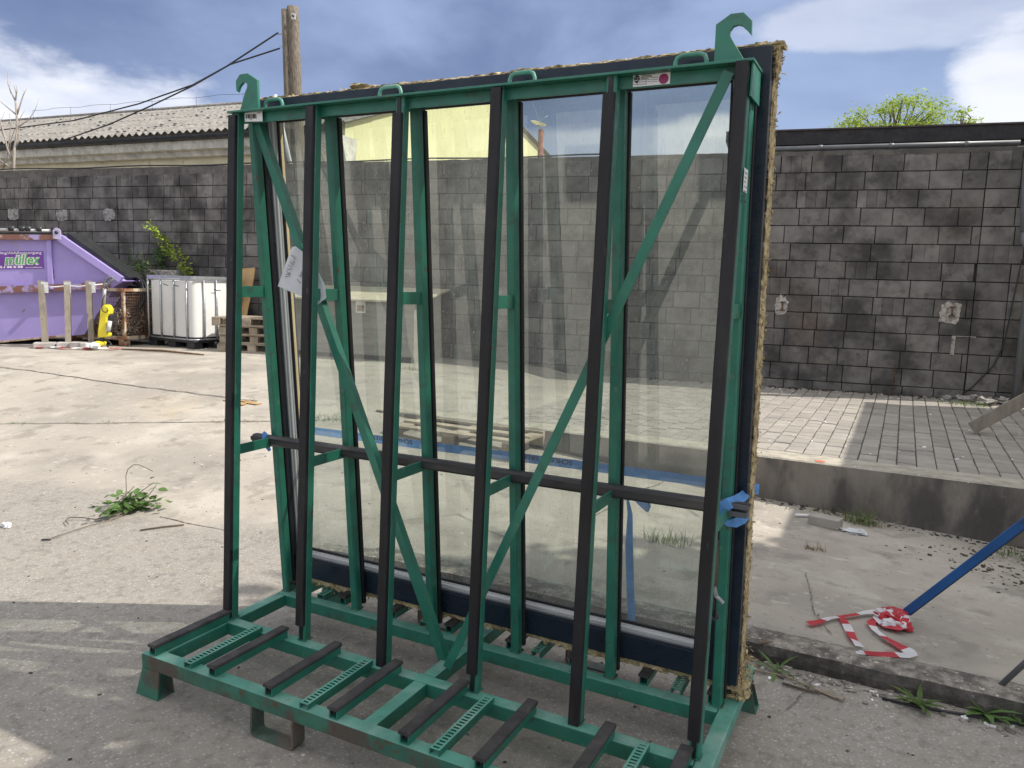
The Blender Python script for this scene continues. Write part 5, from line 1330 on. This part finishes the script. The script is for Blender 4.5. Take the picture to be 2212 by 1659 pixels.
for k in range(4):
    j = Vector((random.uniform(-.05, .05), random.uniform(-.04, .04), 0)); off = RH*(-.02 if k != 3 else -.14)
    pallet(PB0+j+off, pax, pay, .146*k, 'weathered wooden pallet, %s in the stack of four beside the white tank' % names[k], 'stacked wooden pallets', seed=k)
# plywood board leaning on the wall behind the pallets
mb = MB(); Pq = [at_depth(522, 580, 14.15), at_depth(551, 578, 14.0), at_depth(549, 596, 13.98), at_depth(533, 682, 13.75), at_depth(519, 684, 13.85)]
mb.poly(Pq, FH*.03); tag(mb.build('plywood_board', MT['plywood']), 'orange-brown plywood board leaning behind the pallet stack beside the first rack leg', 'board')
# ---- big formwork box behind the glass
B0 = on_plane(894, 790, WP+WN*1.15, WN); ub = (B0-WP).dot(WE); u_l = (on_plane(600, 775, WP+WN*1.15, WN)-WP).dot(WE)
zb = gz(B0.x, B0.y); zt = on_plane(894, 655, WP+WN*1.15, WN).z
bigb = thing('board_box', 'long grey board box with pale sloping lid against the wall, behind the glass', 'box', wp(ub, .6, zb))
mb = MB()
mb.loft([[wp(u, 1.15, zb-.05), wp(u, 1.15, zt), wp(u, .12, zt+.16), wp(u, .12, zb-.05)] for u in (u_l, ub)]); mb.build('box_body', MT['box_concrete'], bigb)
nb = 6
for k in range(nb):
    z0_ = lerp(zb+.10, zt-.02, k/nb); z1_ = lerp(zb+.10, zt-.02, (k+1)/nb)-.006
    mb = MB(); wbox(mb, u_l, ub, 1.15, 1.165, z0_, z1_); mb.build('face_board', MT['box_concrete'], bigb)
mb = MB(); wbox(mb, u_l+.05, ub-.05, 1.13, 1.16, zb-.02, zb+.09); mb.build('plinth', MT['tar'], bigb)
mb = MB(); mb.loft([[wp(u, 1.26, zt+.002), wp(u, 1.26, zt+.028), wp(u, .02, zt+.225), wp(u, .02, zt+.195)] for u in (u_l-.1, ub+.12)]); mb.build('lid', mat('pale_lid', (.50, .45, .33), .8, var=.12, spots=[((.3, .27, .2), 5, .6, .75, .5)]), bigb)
p = on_plane(779, 662, WP+WN*1.17, WN); u = (p-WP).dot(WE); mb = MB(); wbox(mb, u-.085, u+.085, 1.168, 1.172, p.z-.10, p.z+.09); n_ = mb.build('notice', MT['sign_white'], bigb)
mb = MB(); wbox(mb, u-.07, u+.07, 1.1725, 1.174, p.z-.08, p.z+.02); mb.build('notice_photo', mat('notice_brown', (.30, .20, .14), .7, var=.4), n_)
# ---- loose pallet lying on its side of the yard behind the glass
c = on_ground(868, 966)
LPx, LPy = None, None
p00 = on_ground(836, 938); p10 = on_ground(1112, 1000)
ax_ = (Vector((p10.x, p10.y, 0))-Vector((p00.x, p00.y, 0))).normalized(); ay_ = Vector((-ax_.y, ax_.x, 0))
zz = gz(p10.x, p10.y)
lp = pallet(Vector((p10.x, p10.y, 0))-ax_*1.45, ax_, ay_, zz+.05, 'slatted wooden pallet lying flat on the yard before the dock, seen through the glass', None, L_=1.45, W_=1.3, seed=9)
# ---- stuff on the left slab
mb = MB(); a, b = gp(262, 742, 12.65), gp(440, 758, 12.2); mb.tube([a+ez*.02, lerp(a, b, .5)+ez*.035, b+ez*.015], [.012, .022, .012], 6); tag(mb.build('old_plank', MT['rust_dark']), 'thin dark strip lying on the concrete in front of the black pallet', 'strip')

# ================================================================== RIGHT SIDE
# blue pole with barrier tape knotted at its foot, leaning across the right corner
g0 = on_ground(1947, 1341); bp0 = g0+ez*.03
bp1 = at_depth(2330, 1040, (bp0-CAM).dot(FX)*.86)
bpole = thing('blue_pole', 'blue painted square pole leaning from the taped foot out of the picture on the right', 'pole', g0)
d = (bp1-bp0).normalized()
mb = MB(); mb.bar(bp0+d*.035, bp1+d*.6, .040, .042); mb.build('shaft', MT['blue_paint'], bpole, bevel=.004)
mb = MB(); sdv_ = d.cross(ez).normalized(); up_ = sdv_.cross(d); mb.obox((bp0+bp1)/2+d*.3-up_*.0235, d*((bp1-bp0).length/2+.26), sdv_*.0125, up_*.002); mb.build('dark_underside', MT['tarp'], bpole)
mb = MB(); mb.tube([bp0-d*.01, bp0+d*.04], [.02, .016], 8); mb.build('worn_tip', MT['plywood'], bpole)
mb = MB(); gA = on_ground(2160, 1486); gB = at_depth(2260, 1390, (gA-CAM).dot(FX)*.95); mb.tube([gA+ez*.01, gB, gB+(gB-gA)*2], .0125, 8); tag(mb.build('grey_rod', MT['grey_plastic']), 'thin grey rod leaning out of the picture at the lower right edge', 'rod')
# tape: loose lengths on the slab, then a knot of loops
def gpts(l, dz=0.): return [on_ground(*p)+ez*dz for p in l]
tx = lambda X, Y: ((1800+X*.34358)*.8641, (1350+Y*.34358)*.8641)
tape('barrier_tape', 'short red and white tape end with red tip, leftmost beside the blue pole', gpts([tx(640, 632), tx(720, 615), tx(790, 590), tx(875, 572)]), .036, .115)
tape('barrier_tape', 'red and white tape end hanging forward from the tape knot on the slab', gpts([tx(885, 580), tx(925, 655), tx(960, 725), tx(1015, 800)]), .040, .085)
tape('barrier_tape', 'red and white tape running from the knot to the bundle round the pole foot', gpts([tx(880, 575), tx(950, 568), tx(1060, 548), tx(1180, 545), tx(1250, 560)]), .040, .12)
tape('barrier_tape', 'long red and white tape curling from the blue pole foot to the kerb', gpts([tx(1150, 590), tx(1095, 625), tx(1130, 680), tx(1200, 740), tx(1290, 790), tx(1370, 830), tx(1385, 855), tx(1340, 868), tx(1200, 862), tx(1080, 850), tx(985, 838)]), .050, .135)
def lump_tape(pxs, dz, w, label):
    P = [on_ground(*tx(X, Y))+ez*z for (X, Y), z in zip(pxs, dz)]
    return tape('barrier_tape', label, P, w, .11, lift=.0, wave=.0)
lump_tape([(1290, 560), (1200, 570), (1140, 600), (1200, 650), (1300, 680), (1345, 640), (1310, 590)], [.05, .06, .03, .02, .03, .05, .07], .055, 'crumpled loop of red and white tape wound round the blue pole foot')
bun = thing('tape_bundle', 'crumpled bundle of red and white tape at the foot of the blue pole', 'tape', on_ground(*tx(1290, 620)))
crumple('red_fold', on_ground(*tx(1240, 610))+ez*.03, (.07, .05, .035), 'tape_red', None, None, 4, bun)
crumple('white_fold', on_ground(*tx(1200, 600))+ez*.04, (.05, .04, .025), 'tape_white', None, None, 5, bun)
crumple('red_fold', on_ground(*tx(1310, 650))+ez*.02, (.06, .04, .035), 'tape_red', None, None, 6, bun)
crumple('white_fold', on_ground(*tx(1260, 650))+ez*.03, (.06, .035, .02), 'tape_white', None, None, 7, bun)
# wooden beam leaning on the right over the dock
b0 = on_z(2098, 936, DOCK_Z+.0); b1d = at_depth(2330, 812, (b0-CAM).dot(FX)*.93)
mb = MB(); v = (b1d-b0).normalized(); mb.bar(b0+ez*.055, b1d+v*.8+ez*.055, .06, .125); tag(mb.build('leaning_beam', MT['timber'], bevel=.006), 'grey timber beam leaning over the paved dock at the right picture edge', 'beam')
# paver stone, white bits and plastic sheet by the dock face
c = on_ground(1782, 1136); st = MB(); rz = Matrix.Rotation(R(-12), 3, 'Z')
st.obox(c+ez*.038, rz @ Vector((.115, 0, 0)), rz @ Vector((0, .062, 0)), ez*.038); tag(st.build('loose_paver', MT['paver'], bevel=.006), 'loose grey paving stone lying on the slab at the foot of the dock', 'stone')
mb = MB(); a, b = on_ground(1718, 1116), on_ground(1750, 1117); mb.tube([a+ez*.012, b+ez*.012], .012, 7); tag(mb.build('white_tube_scrap', MT['sign_white']), 'short white scrap of tube beside the loose paving stone', 'scrap')
crumple('plastic_sheet', on_ground(1845, 1152)+ez*.012, (.085, .045, .022), 'plastic_bag', 'crumpled clear plastic sheet on the slab below the grass tuft', 'plastic', 11, rough=1.1)
p = on_z(1771, 997, DOCK_Z); mb = MB(); mb.poly([Vector((p.x+.045*math.cos(a*.7)*(1+.4*math.sin(a*2.3)), p.y+.035*math.sin(a*.7)*(1+.3*math.cos(a*3)), DOCK_Z+.003)) for a in range(9)], (0, 0, .001)); mb.build('spray_mark', MT['orange_spray'], dock)
# rubble heap at the right end of the wall foot
rb_ = random.Random(5)
for i, (px, py, s_) in enumerate(((2100, 862, .16), (2125, 856, .2), (2150, 852, .22), (2178, 850, .2), (2130, 868, .18), (2165, 866, .16), (2200, 858, .2), (2075, 858, .09), (2012, 846, .07), (2045, 858, .08))):
    q = on_z(px, py, DOCK_Z+.04); lab = (('leftmost grey lump of the rubble heap at the wall foot', 'pale lump second from the left in the rubble heap', 'large grey lump in the middle of the rubble heap, against the wall', 'big pale lump at the back right of the rubble heap', 'grey lump at the front left of the rubble heap', 'pale lump at the front right of the rubble heap', 'rightmost grey lump of the rubble heap at the picture edge')[i] if i < 7 else ('pale lump of mortar by itself at the wall foot, left of the rubble', 'small white stone on the pavers before the wall', 'flat whitish scrap on the pavers at the wall foot')[i-7])
    o = crumple('rubble_lump', q, (s_*.6, s_*.5, s_*.32), 'concrete_light' if i % 2 else 'plaster_white', lab, 'rubble', 20+i, n=9, rough=1.2)
    if i < 7: o['group'] = 'mortar lumps in the rubble heap'
# small debris, chips and dirt along the kerb and dock foot: stuff
def scatter(name, label, spots, n, smin, smax, m, seed=1, zf=None):
    rg = random.Random(seed); mb = MB()
    for _ in range(n):
        a, b, wdt = rg.choice(spots); t = rg.random(); c = Vector(a)*(1-t)+Vector(b)*t; n_ = (Vector(b)-Vector(a)); n_ = Vector((-n_.y, n_.x, 0)).normalized()
        c = c+n_*rg.gauss(0, wdt); z = zf(c) if zf else gz(c.x, c.y); s_ = rg.uniform(smin, smax)*rg.uniform(.4, 1); az = rg.uniform(0, 6.3); e1 = Vector((math.cos(az), math.sin(az), rg.uniform(-.2, .2)))*s_; e2 = Vector((-math.sin(az), math.cos(az), rg.uniform(-.2, .2)))*s_*rg.uniform(.3, .9)
        mb.obox((c.x, c.y, z+s_*.25), e1, e2, ez*s_*rg.uniform(.15, .5))
    o = mb.build(name, MT[m], fix=False); o['label'] = label; stuff(o); return o
K0, K1_ = Vector((2.0, 1.17, 0)), Vector((4.2, 1.15, 0))
scatter('kerb_litter', 'small stones and litter lying along the front of the old kerb', [(K0, K1_, .05)], 520, .004, .016, 'debris', 1)
scatter('kerb_litter', 'pale chips lying along the front of the old kerb', [(K0, K1_, .06)], 90, .004, .012, 'sign_white', 2)
scatter('soil_litter', 'dark dirt crumbs along the foot of the dock wall', [(Vector((1.3, 4.33, 0)), Vector((5, 4.3, 0)), .06), (Vector((3.2, 4.1, 0)), Vector((4.2, 2.7, 0)), .25)], 900, .004, .018, 'soil', 3)
scatter('soil_litter', 'pale crumbs along the foot of the dock wall', [(Vector((1.6, 4.3, 0)), Vector((4.6, 4.2, 0)), .08), (Vector((3.0, 4.0, 0)), Vector((4.2, 2.6, 0)), .3)], 200, .004, .012, 'debris', 4)
scatter('yard_grit', 'small dark bits scattered over the sunny concrete', [(Vector((-6, 1, 0)), Vector((1, 1.2, 0)), .9), (Vector((-5, 2.6, 0)), Vector((2, 3, 0)), .8), (Vector((-1.5, -.9, 0)), Vector((3.2, .5, 0)), .8)], 420, .003, .008, 'soil', 5)
scatter('yard_grit', 'small pale bits scattered over the concrete', [(Vector((-5, 1.6, 0)), Vector((2, 2.0, 0)), .9), (Vector((-1.5, -.9, 0)), Vector((3.4, .3, 0)), .9), (Vector((1.8, 2.6, 0)), Vector((4.4, 3, 0)), .7)], 380, .002, .006, 'debris', 6)
scatter('dock_grit', 'bits of dirt and moss along the wall foot on the dock', [(Vector((-.8, 9.2, 0)), Vector((4.6, 9.98, 0)), .07)], 420, .008, .035, 'soil', 7, zf=lambda c: DOCK_Z)
scatter('dock_grit', 'pale chips on the dock pavers', [(Vector((.8, 8.9, 0)), Vector((4.4, 9.6, 0)), .25), (Vector((1.0, 5.2, 0)), Vector((4.2, 6.5, 0)), 1.0)], 120, .006, .02, 'sign_white', 8, zf=lambda c: DOCK_Z)
for (pts, r, lab) in ((((1905, 1512), (1990, 1532), (2090, 1548), (2212, 1570), (2280, 1582)), .006, 'black cable lying on the ground in front of the old kerb'), ):
    mb = MB(); mb.tube([on_ground(*p)+ez*.008 for p in pts], r, 6); tag(mb.build('ground_cable', MT['cable_black']), lab, 'cable')
for (pts, r, lab, m) in ((((1628, 1452), (1700, 1466), (1760, 1493), (1805, 1512)), .004, 'long dry twig lying along the kerb foot near the rack corner', 'straw'), (((1690, 1480), (1740, 1495), (1770, 1500)), .006, 'short thick twig lying at the kerb foot', 'bark'), (((303, 1326-178), (350, 1141), (398, 1136)), .006, 'dark dry stem on the sunny slab just below the leafy weed', 'bark'), (((90, 1169), (110, 1168)), .006, 'short black stick on the sunny slab', 'cable_black')):
    mb = MB(); mb.tube([on_ground(*p)+ez*.010 for p in pts], r, 5); tag(mb.build('twig', MT[m]), lab, 'twig')
k_ = on_z(1650, 1392, .075); mb = MB(); mb.tube([on_z(px, py, .078) for px, py in ((1634, 1392), (1648, 1388), (1664, 1388), (1672, 1390))], [.004, .009, .009, .004], 6); tag(mb.build('bark_piece', MT['bark']), 'brown curved piece of bark on top of the kerb beside the rack', 'bark')
mb = MB(); c = on_ground(1798, 1505); mb.obox(c+ez*.01, Vector((.045, -.02, 0)), Vector((.006, .014, .002)), ez*.006); tag(mb.build('wood_chip', MT['timber']), 'flat grey wood chip in the litter before the kerb', 'chip')

# ================================================================== PLANTS
def leaf(mb, p, d, n, L_, w, curl=.2, seg=3):
    """a pointed leaf from p along d, blade normal n"""
    d = d.normalized(); s_ = d.cross(n).normalized(); n = s_.cross(d)
    row = []
    prof = (.12, .8, 1.0, .62, .0) if seg == 4 else (.2, 1.0, .75, .0)
    k = len(prof)-1; vs = []
    for i, wd in enumerate(prof):
        t = i/k; c = p+d*(L_*t)-n*(curl*L_*t*t)
        if wd == 0: vs.append(c)
        else: vs += [c-s_*w*wd*.5, c+n*(-.06*w), c+s_*w*wd*.5]
    fs = []
    for i in range(k-1): fs += [(3*i, 3*i+1, 3*i+4, 3*i+3), (3*i+1, 3*i+2, 3*i+5, 3*i+4)]
    b = 3*(k-1); fs += [(b, b+1, b+3), (b+1, b+2, b+3)]
    mb.add(vs, fs)
def blade(mb, p, d, L_, w, bend, rg):
    d = d.normalized(); s_ = d.cross(ez)
    s_ = Vector((1, 0, 0)) if s_.length < .05 else s_.normalized(); h = Vector((d.x, d.y, 0)); h = h.normalized() if h.length > .01 else Vector((1, 0, 0)); vs = []
    for i in range(5):
        t = i/4; c = p+d*L_*t+h*bend*L_*t*t-ez*bend*L_*t*t*.7; ww = w*(1-t)**.6
        vs += [c-s_*ww/2, c+s_*ww/2]
    mb.add(vs, [(2*i, 2*i+1, 2*i+3, 2*i+2) for i in range(4)])
def rosette(name, label, c, nleaf, L_, w, seed, cat='weed', m='leaf'):
    rg = random.Random(seed); o = thing(name, label, cat, c)
    for i in range(nleaf):
        a = 2*math.pi*i/nleaf+rg.uniform(-.3, .3); el = rg.uniform(.25, .95); d = Vector((math.cos(a)*math.cos(el), math.sin(a)*math.cos(el), math.sin(el)))
        mb = MB(); leaf(mb, c+ez*.006, d, (ez-d*.3), L_*rg.uniform(.6, 1.1), w*rg.uniform(.7, 1.1), rg.uniform(.3, .7), 4); mb.build('leaf', MT[m], o, fix=False)
    return o
rosette('dandelion', 'bright green dandelion rosette at the kerb foot near the right picture edge', on_ground(2128, 1546), 15, .13, .034, 1)
rosette('dandelion', 'flatter dark green rosette against the kerb front, left of the dandelion', on_ground(1985, 1528), 15, .12, .026, 2, m='grass')
rosette('dandelion', 'small green rosette at the right picture edge before the kerb', on_ground(2205, 1568), 8, .11, .03, 3)
rosette('small_weed', 'scraggly weed between the kerb and the rack corner', on_ground(1676, 1452), 8, .12, .016, 4, m='leaf')
q = on_z(1711, 827, DOCK_Z); rosette('small_weed', 'little weed growing at the wall foot on the dock', q, 9, .16, .03, 6, m='grass')
def grass(name, label, c, n, r, L_, seed, m='grass', elo=.5):
    rg = random.Random(seed); mb = MB()
    for _ in range(n):
        a = rg.uniform(0, 6.3); rr = r*math.sqrt(rg.random()); p = c+Vector((math.cos(a)*rr, math.sin(a)*rr*.5, 0)); b = rg.uniform(0, 6.3); el = rg.uniform(elo, 1.5)
        blade(mb, p, Vector((math.cos(b)*math.cos(el), math.sin(b)*math.cos(el), math.sin(el))), L_*rg.uniform(.4, 1), .006, rg.uniform(0, .6), rg)
    o = mb.build(name, MT[m], fix=False); tag(o, label, 'grass', kind='stuff'); return o
grass('grass_tuft', 'green grass tuft growing at the dock foot behind the loose paving stone', on_ground(1862, 1132), 90, .13, .20, 1)
grass('grass_tuft', 'dry straw round the grass tuft at the dock foot', on_ground(1862, 1130), 60, .2, .15, 2, 'straw', .1)
grass('grass_tuft', 'thin grass at the dock foot left of the loose paving stone', on_ground(1800, 1112), 30, .18, .12, 22)
grass('grass_tuft', 'grass in the slab crack, seen through the right part of the glass', on_ground(1442, 1172), 110, .17, .14, 3)
grass('grass_tuft', 'short grass in the slab joint, seen through the left part of the glass', on_ground(702, 906), 130, .32, .07, 4)
grass('grass_tuft', 'thin dry weed in the slab behind the kerb on the right', on_ground(1758, 1188), 40, .08, .09, 5, 'straw', .2)
grass('grass_tuft', 'grass at the dock foot near the right picture edge', on_ground(2195, 1205), 80, .2, .14, 6)
grass('grass_tuft', 'mossy grass before the rubble heap on the dock', on_z(2085, 874, DOCK_Z), 200, .32, .09, 7)
grass('grass_tuft', 'feathery green weed against the wall at the right end of the dock', on_z(2056, 858, DOCK_Z), 90, .1, .32, 8)
grass('grass_tuft', 'grass tuft in the concrete before the big box, seen through the glass', on_ground(905, 800), 70, .25, .09, 9)
for i, (px, py) in enumerate(((40, 916), (160, 914), (235, 914), (470, 912), (500, 911), (545, 911), (540, 866))):
    grass('joint_grass', 'tiny dry grass in the slab joint on the left', on_ground(px, py), 16, .12, .05, 30+i, 'straw' if i % 2 else 'grass', .3)
for X in range(5):
    p = Vector((1.55+X*.62, random.uniform(5, 8), DOCK_Z))
# leafy weed on the sunny slab
wc = on_ground(300, 1098)
weed = thing('leafy_weed', 'leafy green weed with long trailing stems growing from a crack in the sunny slab', 'weed', wc)
rg = random.Random(12)
sx_ = lambda px, py, up: on_z(px, py, wc.z) if up is None else up
def lw(px, py): # points on a vertical plane through the weed facing the camera
    return on_plane(px, py, wc, FH)
for pts in ([(332, 1096), (335, 1060), (334, 1030), (338, 1016), (350, 1006), (362, 1006), (376, 1012), (392, 1020)], [(305, 1096), (330, 1075), (345, 1060), (352, 1052)], [(310, 1098), (350, 1075), (372, 1060), (394, 1044)], [(330, 1098), (365, 1080), (385, 1070), (400, 1050)]):
    base = lw(300, 1098); mb = MB(); off = Vector((0, 0, 0)); P = [lw(px-62, py-2) for px, py in pts]
    mb.tube(P, .0028, 5); mb.build('stem', MT['bark'], weed)
tr_pts = [on_ground(px, py)+ez*.02 for px, py in ((300, 1104), (270, 1112), (235, 1122), (205, 1128), (180, 1124), (150, 1124), (142, 1130), (148, 1138))]
mb = MB(); mb.tube(tr_pts, .004, 5); mb.build('stem', MT['bark'], weed)
tr2 = [on_ground(px, py)+ez*.012 for px, py in ((290, 1106), (240, 1126), (190, 1140), (140, 1156), (112, 1166))]
mb = MB(); mb.tube(tr2, .003, 5); mb.build('stem', MT['bark'], weed)
for i in range(150):
    if i < 112: c = wc+RH*rg.gauss(-.02, .10)+FH*rg.gauss(0, .06)+ez*abs(rg.gauss(.06, .05))
    else:
        t = rg.random()**1.3; k = t*3; j = int(k); c = lerp(tr_pts[j], tr_pts[j+1], k-j)+ez*rg.uniform(.01, .05)+FH*rg.gauss(0, .02)
    a = rg.uniform(0, 6.3); el = rg.uniform(-.2, .8); d = Vector((math.cos(a)*math.cos(el), math.sin(a)*math.cos(el), math.sin(el)))
    L_ = rg.uniform(.035, .075); mb = MB(); leaf(mb, c, d, ez+Vector((rg.gauss(0, .4), rg.gauss(0, .4), 0)), L_, L_*.75, .3, 4); mb.build('leaf', MT['leaf'], weed, fix=False)
crumple('white_scrap', on_ground(15, 1139)+ez*.01, (.035, .025, .02), 'plastic_bag', 'small whitish scrap on the sunny slab at the left picture edge', 'scrap', 31)
mb = MB(); rg = random.Random(77)
rp = [on_ground(px, py)+ez*.008 for px, py in ((500, 868), (515, 872), (530, 868), (545, 872), (512, 876))]
for p in rp: mb.obox(p, Vector((rg.uniform(.06, .14), rg.uniform(-.04, .04), 0)), Vector((0, rg.uniform(.02, .05), 0)), ez*.003)
o = mb.build('rust_flakes', MT['plywood'], fix=False); o['label'] = 'orange-brown rust flakes beside the slab joint left of the rack'; stuff(o)

# climbing branch and bush at the left wall
cb_ = [at_depth(px, py, 14.45) for px, py in ((322, 484), (330, 494), (344, 506), (354, 520), (362, 534), (372, 545), (384, 553), (396, 572), (404, 590), (410, 606))]
vine = thing('arching_shoot', 'light green leafy shoot arching up the block wall behind the white tank', 'plant', gp(410, 620, 14.45))
mb = MB(); mb.tube([vine.location]+list(reversed(cb_)), .010, 5); mb.build('stem', MT['bark'], vine)
rg = random.Random(8)
def leafcloud(name, parent, n, fn, lmin, lmax, m, asp=.5, chunk=0):
    mb = MB()
    for _ in range(n):
        c = fn(); a = rg.uniform(0, 6.3); el = rg.uniform(-.7, .9); d = Vector((math.cos(a)*math.cos(el), math.sin(a)*math.cos(el), math.sin(el))); L_ = rg.uniform(lmin, lmax)
        leaf(mb, c, d, Vector((rg.gauss(0, 1), rg.gauss(0, 1), 1.0)), L_, L_*asp, .2, 3)
    o = mb.build(name, MT[m], parent, fix=False); o['kind'] = 'stuff'; return o
def vfn():
    k = rg.random()**.85*(len(cb_)-1.01); j = int(k); c = lerp(cb_[j], cb_[j+1], k-j); r = .030+.035*min(1, k/5); return c+RH*rg.gauss(0, r)+ez*rg.gauss(0, r)+FH*rg.gauss(0, .06)
leafcloud('foliage', vine, 380, vfn, .04, .085, 'leaf_young', .6)
bush = thing('wall_bush', 'dark green loose bush at the wall between the lilac skip and the tank', 'bush', gp(300, 620, 14.6))
for i in range(9):
    a = rg.uniform(-.5, .5); mb = MB(); t_ = at_depth(rg.uniform(274, 330), rg.uniform(550, 590), 14.6); mb.tube([bush.location, lerp(bush.location, t_, .6)+RH*.1*a, t_], .009, 5); mb.build('stem', MT['bark'], bush)
leafcloud('foliage', bush, 420, lambda: at_depth(rg.gauss(300, 17), rg.gauss(598, 20), 14.6+rg.gauss(0, .15)), .05, .11, 'leaf', .5)
leafcloud('foliage', bush, 160, lambda: at_depth(rg.gauss(345, 6), rg.gauss(555, 16), 14.75+rg.gauss(0, .08)), .04, .09, 'leaf', .5)

# bare young tree at the left edge, in front of the house
def branch_tree(root, parent, px_lines, depth, r0, m='twig'):
    for pts, ra, rb in px_lines:
        P = [at_depth(px, py, depth+dd) for px, py, dd in pts]; n = len(P)
        mb = MB(); mb.tube(P, [lerp(ra, rb, i/(n-1)) for i in range(n)], 6); mb.build('branch' if parent.get('b') else 'trunk', MT[m], parent); parent['b'] = 1
bt_d = 16.6
btb = at_depth(30, 372, bt_d); btr = thing('bare_tree', 'bare pale young tree with thin upright twigs behind the wall at the left edge', 'tree', (btb.x, btb.y, gz(btb.x, btb.y)))
k1 = lambda X, Y, d=0: (X*.33595, Y*.33595, d)
lines = [([k1(95, 1600), k1(88, 1085), k1(92, 960), k1(110, 850), k1(108, 740), k1(100, 650)], .036, .022), ([k1(108, 740), k1(125, 690), k1(150, 610), k1(172, 568)], .02, .006), ([k1(100, 650), k1(75, 600), k1(52, 540), k1(50, 465)], .018, .006),
    ([k1(100, 650), k1(104, 600), k1(88, 545)], .016, .006), ([k1(100, 650), k1(110, 580), k1(103, 545)], .014, .005), ([k1(112, 820), k1(180, 775), k1(225, 710), k1(250, 635)], .012, .004), ([k1(108, 740), k1(60, 700), k1(0, 650)], .018, .006), ([k1(90, 1060), k1(50, 960), k1(30, 880), k1(0, 770), k1(-20, 700)], .026, .008),
    ([k1(88, 1085), k1(40, 1060), k1(0, 1030), k1(-30, 990)], .02, .008), ([k1(92, 960), k1(125, 900), k1(118, 850), k1(130, 760), k1(158, 710)], .016, .005), ([k1(60, 1000), k1(70, 900), k1(95, 830)], .014, .008), ([k1(30, 880), k1(10, 850), k1(5, 780), k1(30, 720)], .010, .004), ([k1(70, 600), k1(60, 570), k1(68, 520)], .008, .003), ([k1(150, 610), k1(160, 600), k1(145, 575)], .006, .003), ([k1(20, 1085), k1(45, 1000), k1(60, 900), k1(70, 800), k1(58, 730)], .018, .005)]
branch_tree(None, btr, lines, bt_d, .05)
if 'b' in btr: del btr['b']

# young-leaved tree beyond the black parapet
def crown(parent, c, rad, nclump, nleaf, m, seed, lmin, lmax, zmin=-9, twigs=True, clump_r=.35, leaf_asp=.5):
    global rg
    rg = random.Random(seed); cl = []
    while len(cl) < nclump:
        v = Vector((rg.gauss(0, 1), rg.gauss(0, 1), rg.gauss(0, 1))).normalized()*rg.random()**.4
        q = c+Vector((v.x*rad[0], v.y*rad[1], v.z*rad[2]))
        if q.z > zmin: cl.append(q)
    if twigs:
        mb = MB()
        for q in cl: mb.tube([c-ez*rad[2]*.5, lerp(c-ez*rad[2]*.3, q, .5)+Vector((rg.gauss(0, .1), rg.gauss(0, .1), .1)), q], [.05, .025, .008], 4, cap=False)
        stuff(mb.build('limbs', MT['bark'], parent, fix=False))
    def fn():
        q = rg.choice(cl); return q+Vector((rg.gauss(0, clump_r), rg.gauss(0, clump_r), rg.gauss(0, clump_r*.6)))
    leafcloud('crown', parent, nleaf, fn, lmin, lmax, m, leaf_asp); return cl
TC = at_depth(1935, 262, 24)
yt = thing('spring_tree', 'tree with sparse bright yellow-green spring leaves rising beyond the black parapet', 'tree', (TC.x, TC.y, 0))
mb = MB(); mb.tube([Vector((TC.x, TC.y, 0)), Vector((TC.x+.1, TC.y, 3)), TC-ez*.8], [.28, .2, .12], 10); mb.build('trunk', MT['bark'], yt)
crown(yt, TC-ez*.4, (1.95, 1.6, 1.15), 130, 10500, 'leaf_young', 3, .05, .11, clump_r=.16)
TC2 = at_depth(2082, 262, 23); t2_ = thing('spring_tree', 'small separate top of a yellow-green spring tree, right of the larger crown', 'tree', (TC2.x, TC2.y, 0))
mb = MB(); mb.tube([Vector((TC2.x, TC2.y, 0)), TC2-ez*.3], [.15, .05], 8); mb.build('trunk', MT['bark'], t2_)
crown(t2_, TC2-ez*.15, (.4, .4, .5), 12, 520, 'leaf_young', 5, .05, .11, clump_r=.12)

# ================================================================== JUST OUTSIDE THE PICTURE (throws the shade on the right, mirrors in the glass)
bw = thing('side_building', 'plain grey building along the right side of the yard', 'building', (7.6, 7.2, 0))
mb = MB(); mb.box(5.55, 9.5, 4.6, 9.9, -.3, 3.80); mb.build('wall', MT['beige_render'], bw)
mb = MB(); mb.box(5.42, 9.7, 4.5, 10.0, 3.80, 3.93); mb.build('roof', MT['tar'], bw)
ts = thing('shade_tree', 'leafy green tree on the right side of the yard', 'tree', (8.6, 3.0, 0))
mb = MB(); mb.tube([(8.6, 3.0, -.2), (8.5, 3.05, 2.2), (8.4, 3.1, 5.0)], [.24, .2, .12], 10); mb.build('trunk', MT['bark'], ts)
crown(ts, Vector((8.3, 2.5, 6.1)), (2.6, 2.6, 1.4), 300, 21000, 'leaf_wall', 11, .18, .34, clump_r=.27, leaf_asp=.75)
bb = thing('added_rear_building', 'unseen pale building added behind the camera for the glass to reflect', 'building', (0, -22, 0))  # added out of view so the pane has something bright to reflect
mb = MB(); mb.box(-26, 6, -26, -20, 0, 4.2); mb.build('wall', MT['cornice'], bb)
mb = MB(); mb.box(-26.4, 6.4, -26.4, -19.6, 4.2, 4.5); mb.build('roof', MT['tar'], bb)
for i in range(7):
    mb = MB(); x0 = -24+i*4.2; mb.box(x0, x0+1.5, -20.0, -19.96, 1.0, 2.7); mb.build('window', MT['navy'], bb)
